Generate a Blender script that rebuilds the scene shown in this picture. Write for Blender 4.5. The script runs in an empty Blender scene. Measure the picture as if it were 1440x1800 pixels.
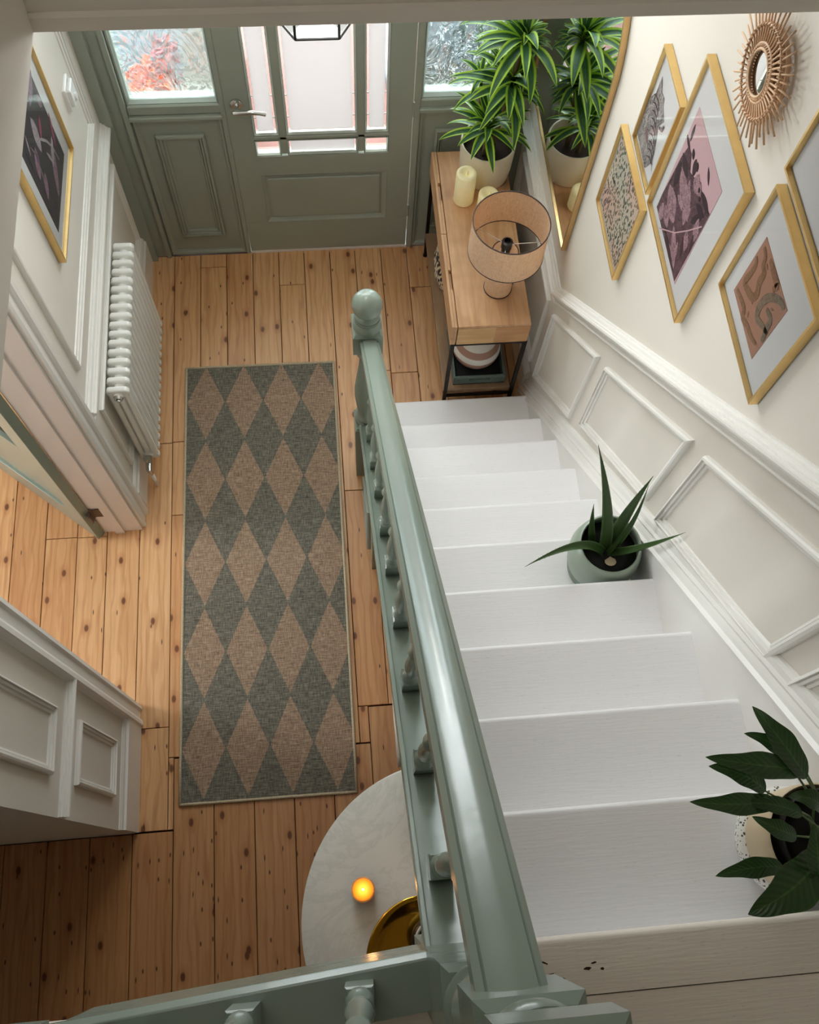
import bpy, math, random
from mathutils import Vector, Matrix
random.seed(7)
scn = bpy.context.scene
PI = math.pi

# ------------------------------------------------------------------ camera
cam_d = bpy.data.cameras.new('camera'); cam = bpy.data.objects.new('camera', cam_d)
scn.collection.objects.link(cam); scn.camera = cam
YAW, PIT, ROL = -0.180332858449689, 0.38636705904292384, 0.10506465642673506
cam.matrix_world = Matrix.Translation((0, 0, 4.0)) @ (Matrix.Rotation(YAW, 4, 'Z') @ Matrix.Rotation(PIT, 4, 'X') @ Matrix.Rotation(ROL, 4, 'Z'))
cam_d.sensor_fit = 'HORIZONTAL'; cam_d.sensor_width = 36
cam_d.lens = 1614.2274602 / 1440 * 36
cam_d.shift_x = (720 - 715.0106) / 1440
cam_d.shift_y = (896.8454 - 900) / 1440
cam_d.clip_start = 0.05

# ------------------------------------------------------------------ light
w = bpy.data.worlds.new('sky'); scn.world = w; w.use_nodes = True
bg = w.node_tree.nodes['Background']
bg.inputs[0].default_value = (0.92, 0.975, 1.0, 1); bg.inputs[1].default_value = 23.0
def area(name, loc, rot, sx, sy, power, col, portal=False):
    l = bpy.data.lights.new(name, 'AREA'); l.shape = 'RECTANGLE'; l.size = sx; l.size_y = sy
    l.energy = power; l.color = col
    o = bpy.data.objects.new(name, l); o.location = loc; o.rotation_euler = rot
    scn.collection.objects.link(o)
    if portal: l.cycles.is_portal = True
    return o
area('front_portal', (0, 3.22, 1.75), (-PI/2, 0, 0), 1.8, 2.2, 1, (1, 1, 1), True)
area('landing_fill', (-.60, .75, 5.0), (0, 0, 0), 1.3, 1.5, 9, (1.0, .985, .94))  # unseen fill added upstairs to brighten the stairwell, no real fitting
area('room_portal', (-3.1, 1.5, 1.5), (0, -PI/2, 0), .8, .8, 1, (1, 1, 1), True)
scn.view_settings.view_transform = 'Standard'; scn.view_settings.look = 'None'
scn.view_settings.exposure = -0.1; scn.view_settings.gamma = 1
scn.view_settings.use_curve_mapping = False
scn.cycles.max_bounces = 10; scn.cycles.diffuse_bounces = 6; scn.cycles.transparent_max_bounces = 12
scn.cycles.caustics_refractive = False; scn.cycles.caustics_reflective = False
scn.cycles.sample_clamp_indirect = 6

# ------------------------------------------------------------------ materials
def lin(c):
    c = c / 255
    return c / 12.92 if c <= 0.04045 else ((c + 0.055) / 1.055) ** 2.4
def rgb(r, g, b): return (lin(r), lin(g), lin(b), 1)
class NT:
    def __init__(s, name):
        s.m = bpy.data.materials.new(name); s.m.use_nodes = True; s.t = s.m.node_tree
        s.b = s.t.nodes['Principled BSDF']; s.o = s.t.nodes['Material Output']
    def n(s, typ, **k):
        x = s.t.nodes.new(typ)
        for a, v in k.items():
            if isinstance(a, str) and a.startswith('i_'): x.inputs[int(a[2:])].default_value = v
            else: setattr(x, a, v)
        return x
    def l(s, a, b): s.t.links.new(a, b)
    def coord(s, scale=(1, 1, 1), kind='Object', rand=False):
        tc = s.n('ShaderNodeTexCoord'); mp = s.n('ShaderNodeMapping'); mp.inputs['Scale'].default_value = scale
        s.l(tc.outputs[kind], mp.inputs[0])
        if rand:
            oi = s.n('ShaderNodeObjectInfo'); mu = s.n('ShaderNodeVectorMath', operation='SCALE'); mu.inputs[0].default_value = (37, 91, 13)
            s.l(oi.outputs['Random'], mu.inputs['Scale']); s.l(mu.outputs[0], mp.inputs['Location'])
        return mp.outputs[0]
    def noise(s, vec, scale=5, detail=3, rough=.5, dist=0):
        x = s.n('ShaderNodeTexNoise'); x.inputs['Scale'].default_value = scale; x.inputs['Detail'].default_value = detail
        x.inputs['Roughness'].default_value = rough; x.inputs['Distortion'].default_value = dist; s.l(vec, x.inputs['Vector']); return x.outputs[0]
    def ramp(s, fac, stops, interp='LINEAR'):
        r = s.n('ShaderNodeValToRGB'); r.color_ramp.interpolation = interp
        e = r.color_ramp.elements
        while len(e) < len(stops): e.new(0.5)
        for q, (p, c) in zip(e, stops): q.position = p; q.color = c
        s.l(fac, r.inputs[0]); return r.outputs[0]
    def mix(s, fac, a, b, typ='MIX'):
        m = s.n('ShaderNodeMix', data_type='RGBA', blend_type=typ)
        for v, i in ((fac, 0), (a, 6), (b, 7)):
            if hasattr(v, 'default_value') or hasattr(v, 'links'): s.l(v, m.inputs[i])
            else: m.inputs[i].default_value = v
        return m.outputs[2]
    def math(s, op, a, b=0, clamp=False):
        m = s.n('ShaderNodeMath', operation=op, use_clamp=clamp)
        for v, i in ((a, 0), (b, 1)):
            if isinstance(v, (int, float)): m.inputs[i].default_value = v
            else: s.l(v, m.inputs[i])
        return m.outputs[0]
    def bump(s, h, st=.2, d=.01):
        b = s.n('ShaderNodeBump'); b.inputs['Strength'].default_value = st; b.inputs['Distance'].default_value = d
        s.l(h, b.inputs['Height']); s.l(b.outputs[0], s.b.inputs['Normal']); return b.outputs[0]
    def set(s, col=None, rough=None, metal=None, **k):
        if col is not None:
            if isinstance(col, tuple): s.b.inputs['Base Color'].default_value = col
            else: s.l(col, s.b.inputs['Base Color'])
        if rough is not None: s.b.inputs['Roughness'].default_value = rough
        if metal is not None: s.b.inputs['Metallic'].default_value = metal
        for a, v in k.items(): s.b.inputs[a.replace('_', ' ')].default_value = v
        return s.m

def paint(name, c, rough=.45, var=.05, bs=60, bst=.12, grain=(1, 1, 1), wear=0):
    t = NT(name); v = t.coord(grain)
    n = t.noise(v, 4, 4); a = tuple(x * (1 - var) for x in c[:3]) + (1,); b = tuple(min(1, x * (1 + var)) for x in c[:3]) + (1,)
    col = t.ramp(n, [(.3, a), (.7, b)])
    if wear:
        n3 = t.noise(v, 55, 2); k = t.ramp(n3, [(.70, (0, 0, 0, 1)), (.73, (1, 1, 1, 1))])
        col = t.mix(t.math('MULTIPLY', k, wear), col, (c[0] * .35, c[1] * .32, c[2] * .3, 1))
    n2 = t.noise(v, bs, 4); t.bump(n2, bst, .004)
    return t.set(col, rough)

M = {}
M['wall'] = paint('wall_paint', rgb(221, 215, 205), .7, .012, 90, .08)
M['trim'] = paint('trim_paint', rgb(233, 230, 225), .38, .012, 50, .08)
M['jamb'] = paint('jamb_paint', rgb(236, 229, 226), .42, .02, 25, .2)
M['stair'] = paint('stair_paint', rgb(240, 239, 240), .40, .008, 16, .14, (1, 14, 14), .35)
M['landing'] = paint('landing_paint', rgb(232, 223, 212), .5, .015, 16, .12, (1, 14, 14), .5)
M['sage'] = paint('sage_paint', rgb(134, 147, 136), .24, .03, 14, .22)
M['sage_d'] = paint('sage_door_paint', rgb(150, 157, 145), .36, .03, 22, .15)
M['ceil'] = paint('ceiling_paint', rgb(222, 214, 203), .7, .02, 60, .1)
M['carpet'] = paint('landing_carpet', rgb(96, 78, 66), .95, .2, 120, .5)
M['enamel'] = paint('radiator_enamel', rgb(251, 251, 247), .22, .01, 20, .04)
def metal(name, c, rough=.3, bs=80, bst=.05):
    t = NT(name); v = t.coord(); t.bump(t.noise(v, bs, 2), bst, .002)
    n = t.noise(v, 30, 2); cc = t.ramp(n, [(.3, tuple(x * .93 for x in c[:3]) + (1,)), (.7, c)])
    return t.set(cc, rough, 1.0)
M['gold'] = metal('gold_frame', rgb(238, 204, 140), .42)
M['brass'] = metal('polished_gold', rgb(222, 172, 60), .1)
M['mgold'] = metal('mirror_gold', rgb(205, 172, 122), .32)
M['chrome'] = metal('chrome', rgb(205, 205, 203), .2)
M['black'] = metal('black_metal', rgb(52, 46, 44), .5)
M['rust'] = metal('old_hinge_metal', rgb(128, 110, 100), .6)

def wood_floor(name, hue=1.0, dark=0.0):
    t = NT(name); v = t.coord((1, 1, 1), rand=True)
    mp = t.n('ShaderNodeMapping'); mp.inputs['Scale'].default_value = (22, 1.1, 22); t.l(v, mp.inputs[0])
    g = t.noise(mp.outputs[0], 1.6, 5, .6, 1.2)
    wv = t.n('ShaderNodeTexWave'); wv.wave_type = 'BANDS'; wv.bands_direction = 'X'
    m2 = t.n('ShaderNodeMapping'); m2.inputs['Scale'].default_value = (1, .16, 1); t.l(v, m2.inputs[0]); t.l(m2.outputs[0], wv.inputs['Vector'])
    wv.inputs['Scale'].default_value = 9; wv.inputs['Distortion'].default_value = 7; wv.inputs['Detail'].default_value = 2; wv.inputs['Detail Scale'].default_value = 2.2
    base = t.ramp(g, [(.25, rgb(202, 152, 104)), (.5, rgb(219, 172, 124)), (.78, rgb(232, 190, 144))])
    lines = t.ramp(wv.outputs[0], [(.0, rgb(190, 128, 74)), (.35, rgb(255, 255, 255))])
    col = t.mix(.26, base, lines, 'MULTIPLY')
    oi = t.n('ShaderNodeObjectInfo')
    tint = t.ramp(oi.outputs['Random'], [(0, rgb(232, 218, 206)), (.5, rgb(250, 244, 236)), (1, rgb(255, 255, 255))])
    col = t.mix(1.0, col, tint, 'MULTIPLY')
    # knots
    def spots(scale, r0, r1, keep, seed):
        mk = t.n('ShaderNodeMapping'); mk.inputs['Scale'].default_value = (*scale, 1); mk.inputs['Location'].default_value = (seed, seed * 2.3, 0); t.l(v, mk.inputs[0])
        vo = t.n('ShaderNodeTexVoronoi'); vo.voronoi_dimensions = '2D'; vo.inputs['Scale'].default_value = 1; t.l(mk.outputs[0], vo.inputs['Vector'])
        d = t.ramp(vo.outputs['Distance'], [(r0, (1, 1, 1, 1)), (r1, (0, 0, 0, 1))])
        sp = t.n('ShaderNodeSeparateColor'); t.l(vo.outputs['Color'], sp.inputs[0])
        k = t.math('GREATER_THAN', sp.outputs[0], 1 - keep)
        return t.math('MULTIPLY', d, k)
    k1 = spots((7.5, 4.2), .05, .085, .6, 3.1)
    k2 = spots((18, 7), .04, .08, .16 + dark * .4, 8.7)
    k3 = spots((26, 5.5), .03, .09, .07 + dark * .45, 5.2)
    halo = spots((7.5, 4.2), .05, .22, .6, 3.1)
    col = t.mix(t.math('MULTIPLY', halo, .45), col, rgb(170, 104, 58))
    col = t.mix(t.math('MULTIPLY', k1, .85), col, rgb(96, 48, 26))
    col = t.mix(t.math('MULTIPLY', k2, .85), col, rgb(70, 34, 20))
    col = t.mix(t.math('MULTIPLY', k3, .9), col, rgb(52, 26, 18))
    if dark:
        col = t.mix(dark, col, rgb(176, 138, 96), 'MULTIPLY')  # multiplies shade into the board colour
    t.bump(g, .06, .003)
    rr = t.ramp(g, [(0, (.34,) * 3 + (1,)), (1, (.46,) * 3 + (1,))]); t.l(rr, t.b.inputs['Roughness'])
    return t.set(col)
M['board'] = wood_floor('pine_board')
M['board_old_shaded'] = wood_floor('shaded_worn_pine_board', dark=.42)  # more holes and marks, plus the shade under the landing painted in
M['void'] = paint('dark_subfloor', rgb(58, 34, 22), .9, .1)

def mango(name, c1, c2, axis='Y'):
    t = NT(name); sc = {'Y': (16, 1.6, 16), 'X': (1.6, 16, 16), 'Z': (16, 16, 1.6)}[axis]
    v = t.coord(sc, rand=True); g = t.noise(v, 1.4, 6, .6, .9)
    oi = t.n('ShaderNodeObjectInfo')
    col = t.ramp(g, [(.25, c1), (.75, c2)])
    v2 = t.coord((1, 1, 1)); b = t.noise(v2, 5, 3); col = t.mix(t.math('MULTIPLY', t.ramp(b, [(.45, (0, 0, 0, 1)), (.62, (1, 1, 1, 1))]), .55), col, c1)
    vo = t.n('ShaderNodeTexVoronoi'); mk = t.coord((3.3, 2.2, 2), rand=True); t.l(mk, vo.inputs['Vector']); vo.inputs['Scale'].default_value = 1
    k = t.ramp(vo.outputs['Distance'], [(.03, (1, 1, 1, 1)), (.10, (0, 0, 0, 1))]); col = t.mix(t.math('MULTIPLY', k, .6), col, rgb(110, 72, 48))
    t.bump(g, .12, .003); return t.set(col, .5)
M['mango'] = mango('mango_wood', rgb(178, 132, 92), rgb(226, 182, 138))
M['mango_x'] = mango('mango_wood_end', rgb(178, 122, 76), rgb(220, 172, 120), 'X')
M['mango_l'] = mango('mango_wood_light', rgb(200, 152, 100), rgb(232, 194, 142), 'X')
M['shelfwood'] = mango('grey_shelf_wood', rgb(132, 104, 80), rgb(176, 142, 106))

# rug
t = NT('rug_weave')
uv = t.n('ShaderNodeTexCoord'); sx = t.n('ShaderNodeSeparateXYZ'); t.l(uv.outputs['Object'], sx.inputs[0])
PX, PY = .729 * .2535, 2.07 / 5.0
fx = t.math('ABSOLUTE', t.math('SUBTRACT', t.math('FRACT', t.math('DIVIDE', t.math('ADD', sx.outputs[0], 10 * PX - .004), PX)), .5))
fy = t.math('ABSOLUTE', t.math('SUBTRACT', t.math('FRACT', t.math('DIVIDE', t.math('ADD', sx.outputs[1], 10 * PY - .01), PY)), .5))
s_ = t.math('ADD', fx, fy); isl = t.math('LESS_THAN', s_, .487)
vh = t.coord((22, 230, 1)); nh = t.noise(vh, 1, 3, .7); vv = t.coord((230, 30, 1)); nv = t.noise(vv, 1, 2, .6)
n = t.math('ADD', t.math('MULTIPLY', nh, .6), t.math('MULTIPLY', nv, .4))
cl = t.ramp(n, [(.36, rgb(108, 89, 73)), (.5, rgb(153, 129, 108)), (.64, rgb(186, 163, 139))])
cd = t.ramp(n, [(.36, rgb(70, 68, 60)), (.5, rgb(108, 104, 93)), (.66, rgb(150, 145, 130))])
t.bump(n, .5, .003); M['rug'] = t.set(t.mix(isl, cd, cl), .95)
t = NT('rug_binding'); n = t.noise(t.coord((300, 300, 300)), 1, 2); t.bump(n, .4, .002); M['bind'] = t.set(t.ramp(n, [(.3, rgb(166, 150, 124)), (.7, rgb(214, 200, 170))]), .9)

# glass
def glass_mix(name, trans, tcol, rough, bump_kind, ior=1.35, milky=None):
    t = NT(name); t.t.nodes.remove(t.b)
    tr = t.n('ShaderNodeBsdfTransparent'); tr.inputs[0].default_value = tcol
    gl = t.n('ShaderNodeBsdfGlass'); gl.inputs['Roughness'].default_value = rough; gl.inputs['IOR'].default_value = ior; gl.inputs[0].default_value = tcol
    mx = t.n('ShaderNodeMixShader'); mx.inputs[0].default_value = trans
    t.l(gl.outputs[0], mx.inputs[1]); t.l(tr.outputs[0], mx.inputs[2]); out = mx.outputs[0]
    if bump_kind:
        v = t.coord((1, 1, .62)); nn = t.noise(v, 9, 2, .5, 2.5)
        r = t.n('ShaderNodeTexNoise', noise_type='RIDGED_MULTIFRACTAL'); r.inputs['Scale'].default_value = 11; r.inputs['Detail'].default_value = 2; r.inputs['Distortion'].default_value = 2.2
        t.l(v, r.inputs['Vector'])
        h = t.math('ADD', nn, t.math('MULTIPLY', r.outputs[0], .55))
        b = t.n('ShaderNodeBump'); b.inputs['Strength'].default_value = 1.0; b.inputs['Distance'].default_value = .03; t.l(h, b.inputs['Height']); t.l(b.outputs[0], gl.inputs['Normal'])
    if milky:
        d = t.n('ShaderNodeBsdfTranslucent'); d.inputs[0].default_value = milky[1]
        df = t.n('ShaderNodeBsdfDiffuse'); df.inputs[0].default_value = milky[1]
        m3 = t.n('ShaderNodeMixShader'); m3.inputs[0].default_value = .25; t.l(d.outputs[0], m3.inputs[1]); t.l(df.outputs[0], m3.inputs[2])
        m2 = t.n('ShaderNodeMixShader'); m2.inputs[0].default_value = milky[0]; t.l(out, m2.inputs[1]); t.l(m3.outputs[0], m2.inputs[2]); out = m2.outputs[0]
    t.l(out, t.o.inputs[0]); return t.m
M['rain'] = glass_mix('rippled_glass', .5, (.66, .70, .70, 1), .02, True)
M['frost'] = glass_mix('frosted_glass', .3, (.6, .58, .57, 1), .35, False, 1.2, (.62, (.30, .29, .282, 1)))
M['clear'] = glass_mix('clear_glass', .85, (.97, .97, .97, 1), .01, False, 1.2)
M['line'] = paint('etched_white_line', rgb(240, 235, 230), .5)
# picture glazing: mostly see-through with a fresnel sheen
t = NT('picture_glazing'); t.t.nodes.remove(t.b)
tr = t.n('ShaderNodeBsdfTransparent'); gg = t.n('ShaderNodeBsdfGlossy'); gg.inputs['Roughness'].default_value = .03
fr = t.n('ShaderNodeFresnel'); fr.inputs[0].default_value = 1.28; mx = t.n('ShaderNodeMixShader')
t.l(fr.outputs[0], mx.inputs[0]); t.l(tr.outputs[0], mx.inputs[1]); t.l(gg.outputs[0], mx.inputs[2]); t.l(mx.outputs[0], t.o.inputs[0]); M['glaze'] = t.m
t = NT('lantern_glass'); t.t.nodes.remove(t.b); tr = t.n('ShaderNodeBsdfTransparent'); tr.inputs[0].default_value = (.93, .96, .95, 1); gg = t.n('ShaderNodeBsdfGlossy'); gg.inputs['Roughness'].default_value = .05
mx = t.n('ShaderNodeMixShader'); mx.inputs[0].default_value = .05; t.l(tr.outputs[0], mx.inputs[1]); t.l(gg.outputs[0], mx.inputs[2]); t.l(mx.outputs[0], t.o.inputs[0]); M['lantern'] = t.m
t = NT('mirror_glass'); M['mirror'] = t.set((.93, .95, .94, 1), .01, 1.0)
# misc
def plain(name, c, rough=.6, var=.04, bs=60, bst=.15, **k):
    m = paint(name, c, rough, var, bs, bst)
    for a, v in k.items(): m.node_tree.nodes['Principled BSDF'].inputs[a.replace('_', ' ')].default_value = v
    return m
M['mount'] = plain('white_mount', rgb(247, 247, 248), .8, .005)
M['pot'] = plain('cream_ceramic', rgb(232, 222, 200), .55, .03)
M['soil'] = plain('dark_soil', rgb(52, 38, 32), .95, .5, 90, 1.0)
M['wax'] = plain('ivory_wax', rgb(252, 242, 200), .45, .01, 30, .03, Emission_Color=rgb(255, 236, 160), Emission_Strength=.10)
M['cotton'] = plain('white_boucle', rgb(240, 236, 228), .95, .06, 160, 1.0)
M['pottery'] = plain('white_pottery', rgb(236, 232, 226), .5, .02)
M['potterypink'] = plain('brown_pink_pottery', rgb(176, 136, 118), .5, .03)
M['tray_green'] = plain('dark_green_tray', rgb(92, 108, 102), .45, .05)
M['tray_in'] = plain('black_tray_lining', rgb(28, 30, 32), .8, .05)
M['celadon'] = plain('sage_pot_glaze', rgb(146, 158, 142), .35, .03, 30, .05)
M['celadon_d'] = plain('sage_pot_unglazed', rgb(120, 136, 118), .5, .03, 30, .05)
M['potin'] = plain('pot_inside_black', rgb(30, 28, 27), .8, .2)
M['beige'] = plain('beige_pot', rgb(208, 188, 156), .55, .03)
M['plastic'] = plain('white_plastic', rgb(240, 240, 240), .35, .01, 20, .02)
M['blackp'] = plain('black_plastic', rgb(28, 26, 26), .35, .05)
M['terracotta'] = plain('terracotta_tiles', rgb(80, 48, 40), .8, .15, 12, .2)
M['paving'] = plain('pale_paving', rgb(78, 82, 84), .9, .12, 6, .3)
M['wallout'] = plain('pale_garden_wall', rgb(84, 78, 70), .9, .1, 8, .3)
M['orange'] = plain('orange_petals', rgb(225, 104, 30), .7, .2)
M['pinkf'] = plain('pink_petals', rgb(190, 96, 104), .7, .2)
M['leafout'] = plain('garden_leaves', rgb(46, 72, 36), .7, .3)
M['leafblue'] = plain('blue_green_leaves', rgb(34, 46, 52), .7, .3)
M['stem'] = plain('woody_stem', rgb(120, 100, 66), .8, .2)
t = NT('speckled_glaze'); vo = t.n('ShaderNodeTexVoronoi'); vo.inputs['Scale'].default_value = 150; t.l(t.coord(), vo.inputs['Vector'])
M['speckle'] = t.set(t.ramp(vo.outputs['Distance'], [(.28, rgb(70, 64, 60)), (.36, rgb(240, 238, 232))]), .4)
t = NT('marble'); v = t.coord(); n = t.noise(v, 2.2, 6, .65, 1.8); n2 = t.noise(v, 11, 5, .6, 1)
c = t.ramp(n, [(.46, rgb(240, 239, 232)), (.5, rgb(230, 230, 222)), (.54, rgb(241, 240, 233))])
k = t.ramp(n2, [(.64, (0, 0, 0, 1)), (.70, (1, 1, 1, 1))]); c = t.mix(t.math('MULTIPLY', k, .14), c, rgb(150, 154, 144))
M['marble'] = t.set(c, .22)
# woven linen for the lamp
t = NT('woven_linen'); v = t.coord((60, 60, 420)); n = t.noise(v, 1, 3, .6); v2 = t.coord((420, 420, 30)); n2 = t.noise(v2, 1, 2)
s2 = t.math('ADD', t.math('MULTIPLY', n, .55), t.math('MULTIPLY', n2, .45)); t.bump(s2, .5, .002)
t.set(t.ramp(s2, [(.36, rgb(214, 178, 144)), (.5, rgb(246, 220, 188)), (.64, rgb(254, 240, 216))]), .9)
tl = t.n('ShaderNodeBsdfTranslucent'); tl.inputs[0].default_value = rgb(250, 214, 172); mx = t.n('ShaderNodeMixShader'); mx.inputs[0].default_value = .35
t.l(t.b.outputs[0], mx.inputs[1]); t.l(tl.outputs[0], mx.inputs[2]); t.l(mx.outputs[0], t.o.inputs[0]); M['linen'] = t.m
M['trimbrown'] = plain('dark_brown_piping', rgb(58, 36, 32), .6, .05)
M['rattan'] = plain('rattan', rgb(210, 172, 136), .55, .16, 40, .2)
M['rattan_end'] = plain('rattan_cut_end', rgb(120, 84, 62), .7, .1)
t = NT('basket_weave'); ck = t.n('ShaderNodeTexVoronoi'); ck.inputs['Scale'].default_value = 105; t.l(t.coord((1, 1, .55)), ck.inputs['Vector'])
M['basket'] = t.set(t.ramp(ck.outputs['Color'], [(.45, rgb(44, 40, 38)), (.5, rgb(214, 200, 176))], 'CONSTANT'), .85)

# leaves ------------------------------------------------
def leafmat(name, stops, rough=.35, vein=0):
    t = NT(name); tc = t.n('ShaderNodeTexCoord'); sp = t.n('ShaderNodeSeparateXYZ'); t.l(tc.outputs['UV'], sp.inputs[0])
    d = t.math('MULTIPLY', t.math('ABSOLUTE', t.math('SUBTRACT', sp.outputs[0], .5)), 2)
    n = t.noise(t.coord((1, 1, 1), 'UV'), 14, 2)
    d2 = t.math('ADD', d, t.math('MULTIPLY', t.math('SUBTRACT', n, .5), .12))
    col = t.ramp(d2, stops)
    if vein:
        wv = t.math('SINE', t.math('MULTIPLY', t.math('SUBTRACT', sp.outputs[1], t.math('MULTIPLY', d, .18)), vein))
        t.bump(wv, .18, .003); col = t.mix(t.math('MULTIPLY', t.math('ADD', wv, 1), .05), col, rgb(84, 120, 60))
    t.set(col, rough); t.b.inputs['Subsurface Weight'].default_value = 0
    tl = t.n('ShaderNodeBsdfTranslucent'); t.l(col, tl.inputs[0]); mx = t.n('ShaderNodeMixShader'); mx.inputs[0].default_value = .22
    t.l(t.b.outputs[0], mx.inputs[1]); t.l(tl.outputs[0], mx.inputs[2]); t.l(mx.outputs[0], t.o.inputs[0]); return t.m
M['dleaf'] = leafmat('dracaena_leaf', [(.0, rgb(96, 140, 60)), (.06, rgb(34, 76, 44)), (.5, rgb(52, 104, 48)), (.60, rgb(160, 206, 54)), (.85, rgb(200, 232, 80)), (.98, rgb(140, 186, 66))], .5)
M['lleaf'] = leafmat('peace_lily_leaf', [(.0, rgb(70, 106, 54)), (.08, rgb(46, 76, 36)), (.9, rgb(38, 66, 30)), (1, rgb(60, 84, 38))], .3, 80)
M['aleaf'] = leafmat('aloe_leaf', [(.0, rgb(66, 92, 44)), (.7, rgb(54, 80, 38)), (.95, rgb(88, 116, 68)), (1, rgb(110, 132, 84))], .4)
M['tip'] = plain('dry_brown_tip', rgb(96, 68, 40), .7)

# prints -------------------------------------------------
def print_spots():
    t = NT('green_and_pink_fleck_print'); vo = t.n('ShaderNodeTexVoronoi'); vo.inputs['Scale'].default_value = 1; t.l(t.coord((1, 105, 62)), vo.inputs['Vector'])
    k = t.ramp(vo.outputs['Distance'], [(.40, (1, 1, 1, 1)), (.48, (0, 0, 0, 1))])
    n = t.noise(t.coord(), 7, 2); ink = t.ramp(n, [(.40, rgb(46, 76, 66)), (.5, rgb(96, 96, 70)), (.62, rgb(60, 50, 64))])
    pg = t.ramp(n, [(.4, rgb(228, 222, 206)), (.55, rgb(244, 214, 200))])
    return t.set(t.mix(k, pg, ink), .6)
def print_engrave(name, paper, inks, sc=(1, 9, 9)):
    t = NT(name); v = t.coord(sc); n = t.noise(v, 1.5, 3, .55, 2.2); 
    wv = t.n('ShaderNodeTexWave'); wv.inputs['Scale'].default_value = 5; wv.inputs['Distortion'].default_value = 16; wv.inputs['Detail'].default_value = 3; t.l(v, wv.inputs['Vector'])
    h = t.ramp(wv.outputs[0], [(.3, inks), (.62, paper)]); sh = t.ramp(n, [(.35, inks), (.6, paper)])
    return t.set(t.mix(.5, h, sh), .6)
M['p_spots'] = print_spots()
M['p_pink'] = plain('pink_print_paper', rgb(236, 196, 203), .6, .02)
M['p_jungle'] = print_engrave('engraved_leaf_ink', rgb(128, 94, 104), rgb(58, 40, 48), (1, 16, 16))
M['p_ink'] = plain('dark_plum_ink', rgb(66, 46, 56), .6, .1)
M['p_inklight'] = print_engrave('mauve_engraving_ink', rgb(214, 174, 182), rgb(120, 88, 100), (1, 22, 22))
M['p_brown'] = plain('brown_pink_paper', rgb(190, 142, 120), .6, .03)
M['p_snake'] = print_engrave('olive_scaled_ink', rgb(170, 128, 100), rgb(128, 96, 66), (1, 40, 40))
M['p_snake2'] = print_engrave('grey_scaled_ink', rgb(160, 142, 122), rgb(112, 96, 80), (1, 40, 40))
M['p_cat'] = print_engrave('black_striped_ink', rgb(214, 206, 204), rgb(34, 32, 36), (1, 26, 10))
M['p_white'] = plain('white_paper', rgb(248, 248, 250), .7, .005)
M['p_line'] = plain('grey_line_ink', rgb(150, 150, 150), .7)
M['p_dark'] = plain('charcoal_print_paper', rgb(66, 62, 66), .6, .06)
M['p_mauve'] = print_engrave('mauve_feather_ink', rgb(176, 146, 164), rgb(112, 86, 108), (1, 30, 12))
M['p_pale'] = print_engrave('pale_bone_ink', rgb(206, 196, 202), rgb(140, 124, 140), (1, 30, 30))
M['p_tan'] = plain('muted_face_ink', rgb(150, 118, 118), .6, .2)
M['p_rose'] = plain('rose_ink', rgb(170, 84, 112), .6)

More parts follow.
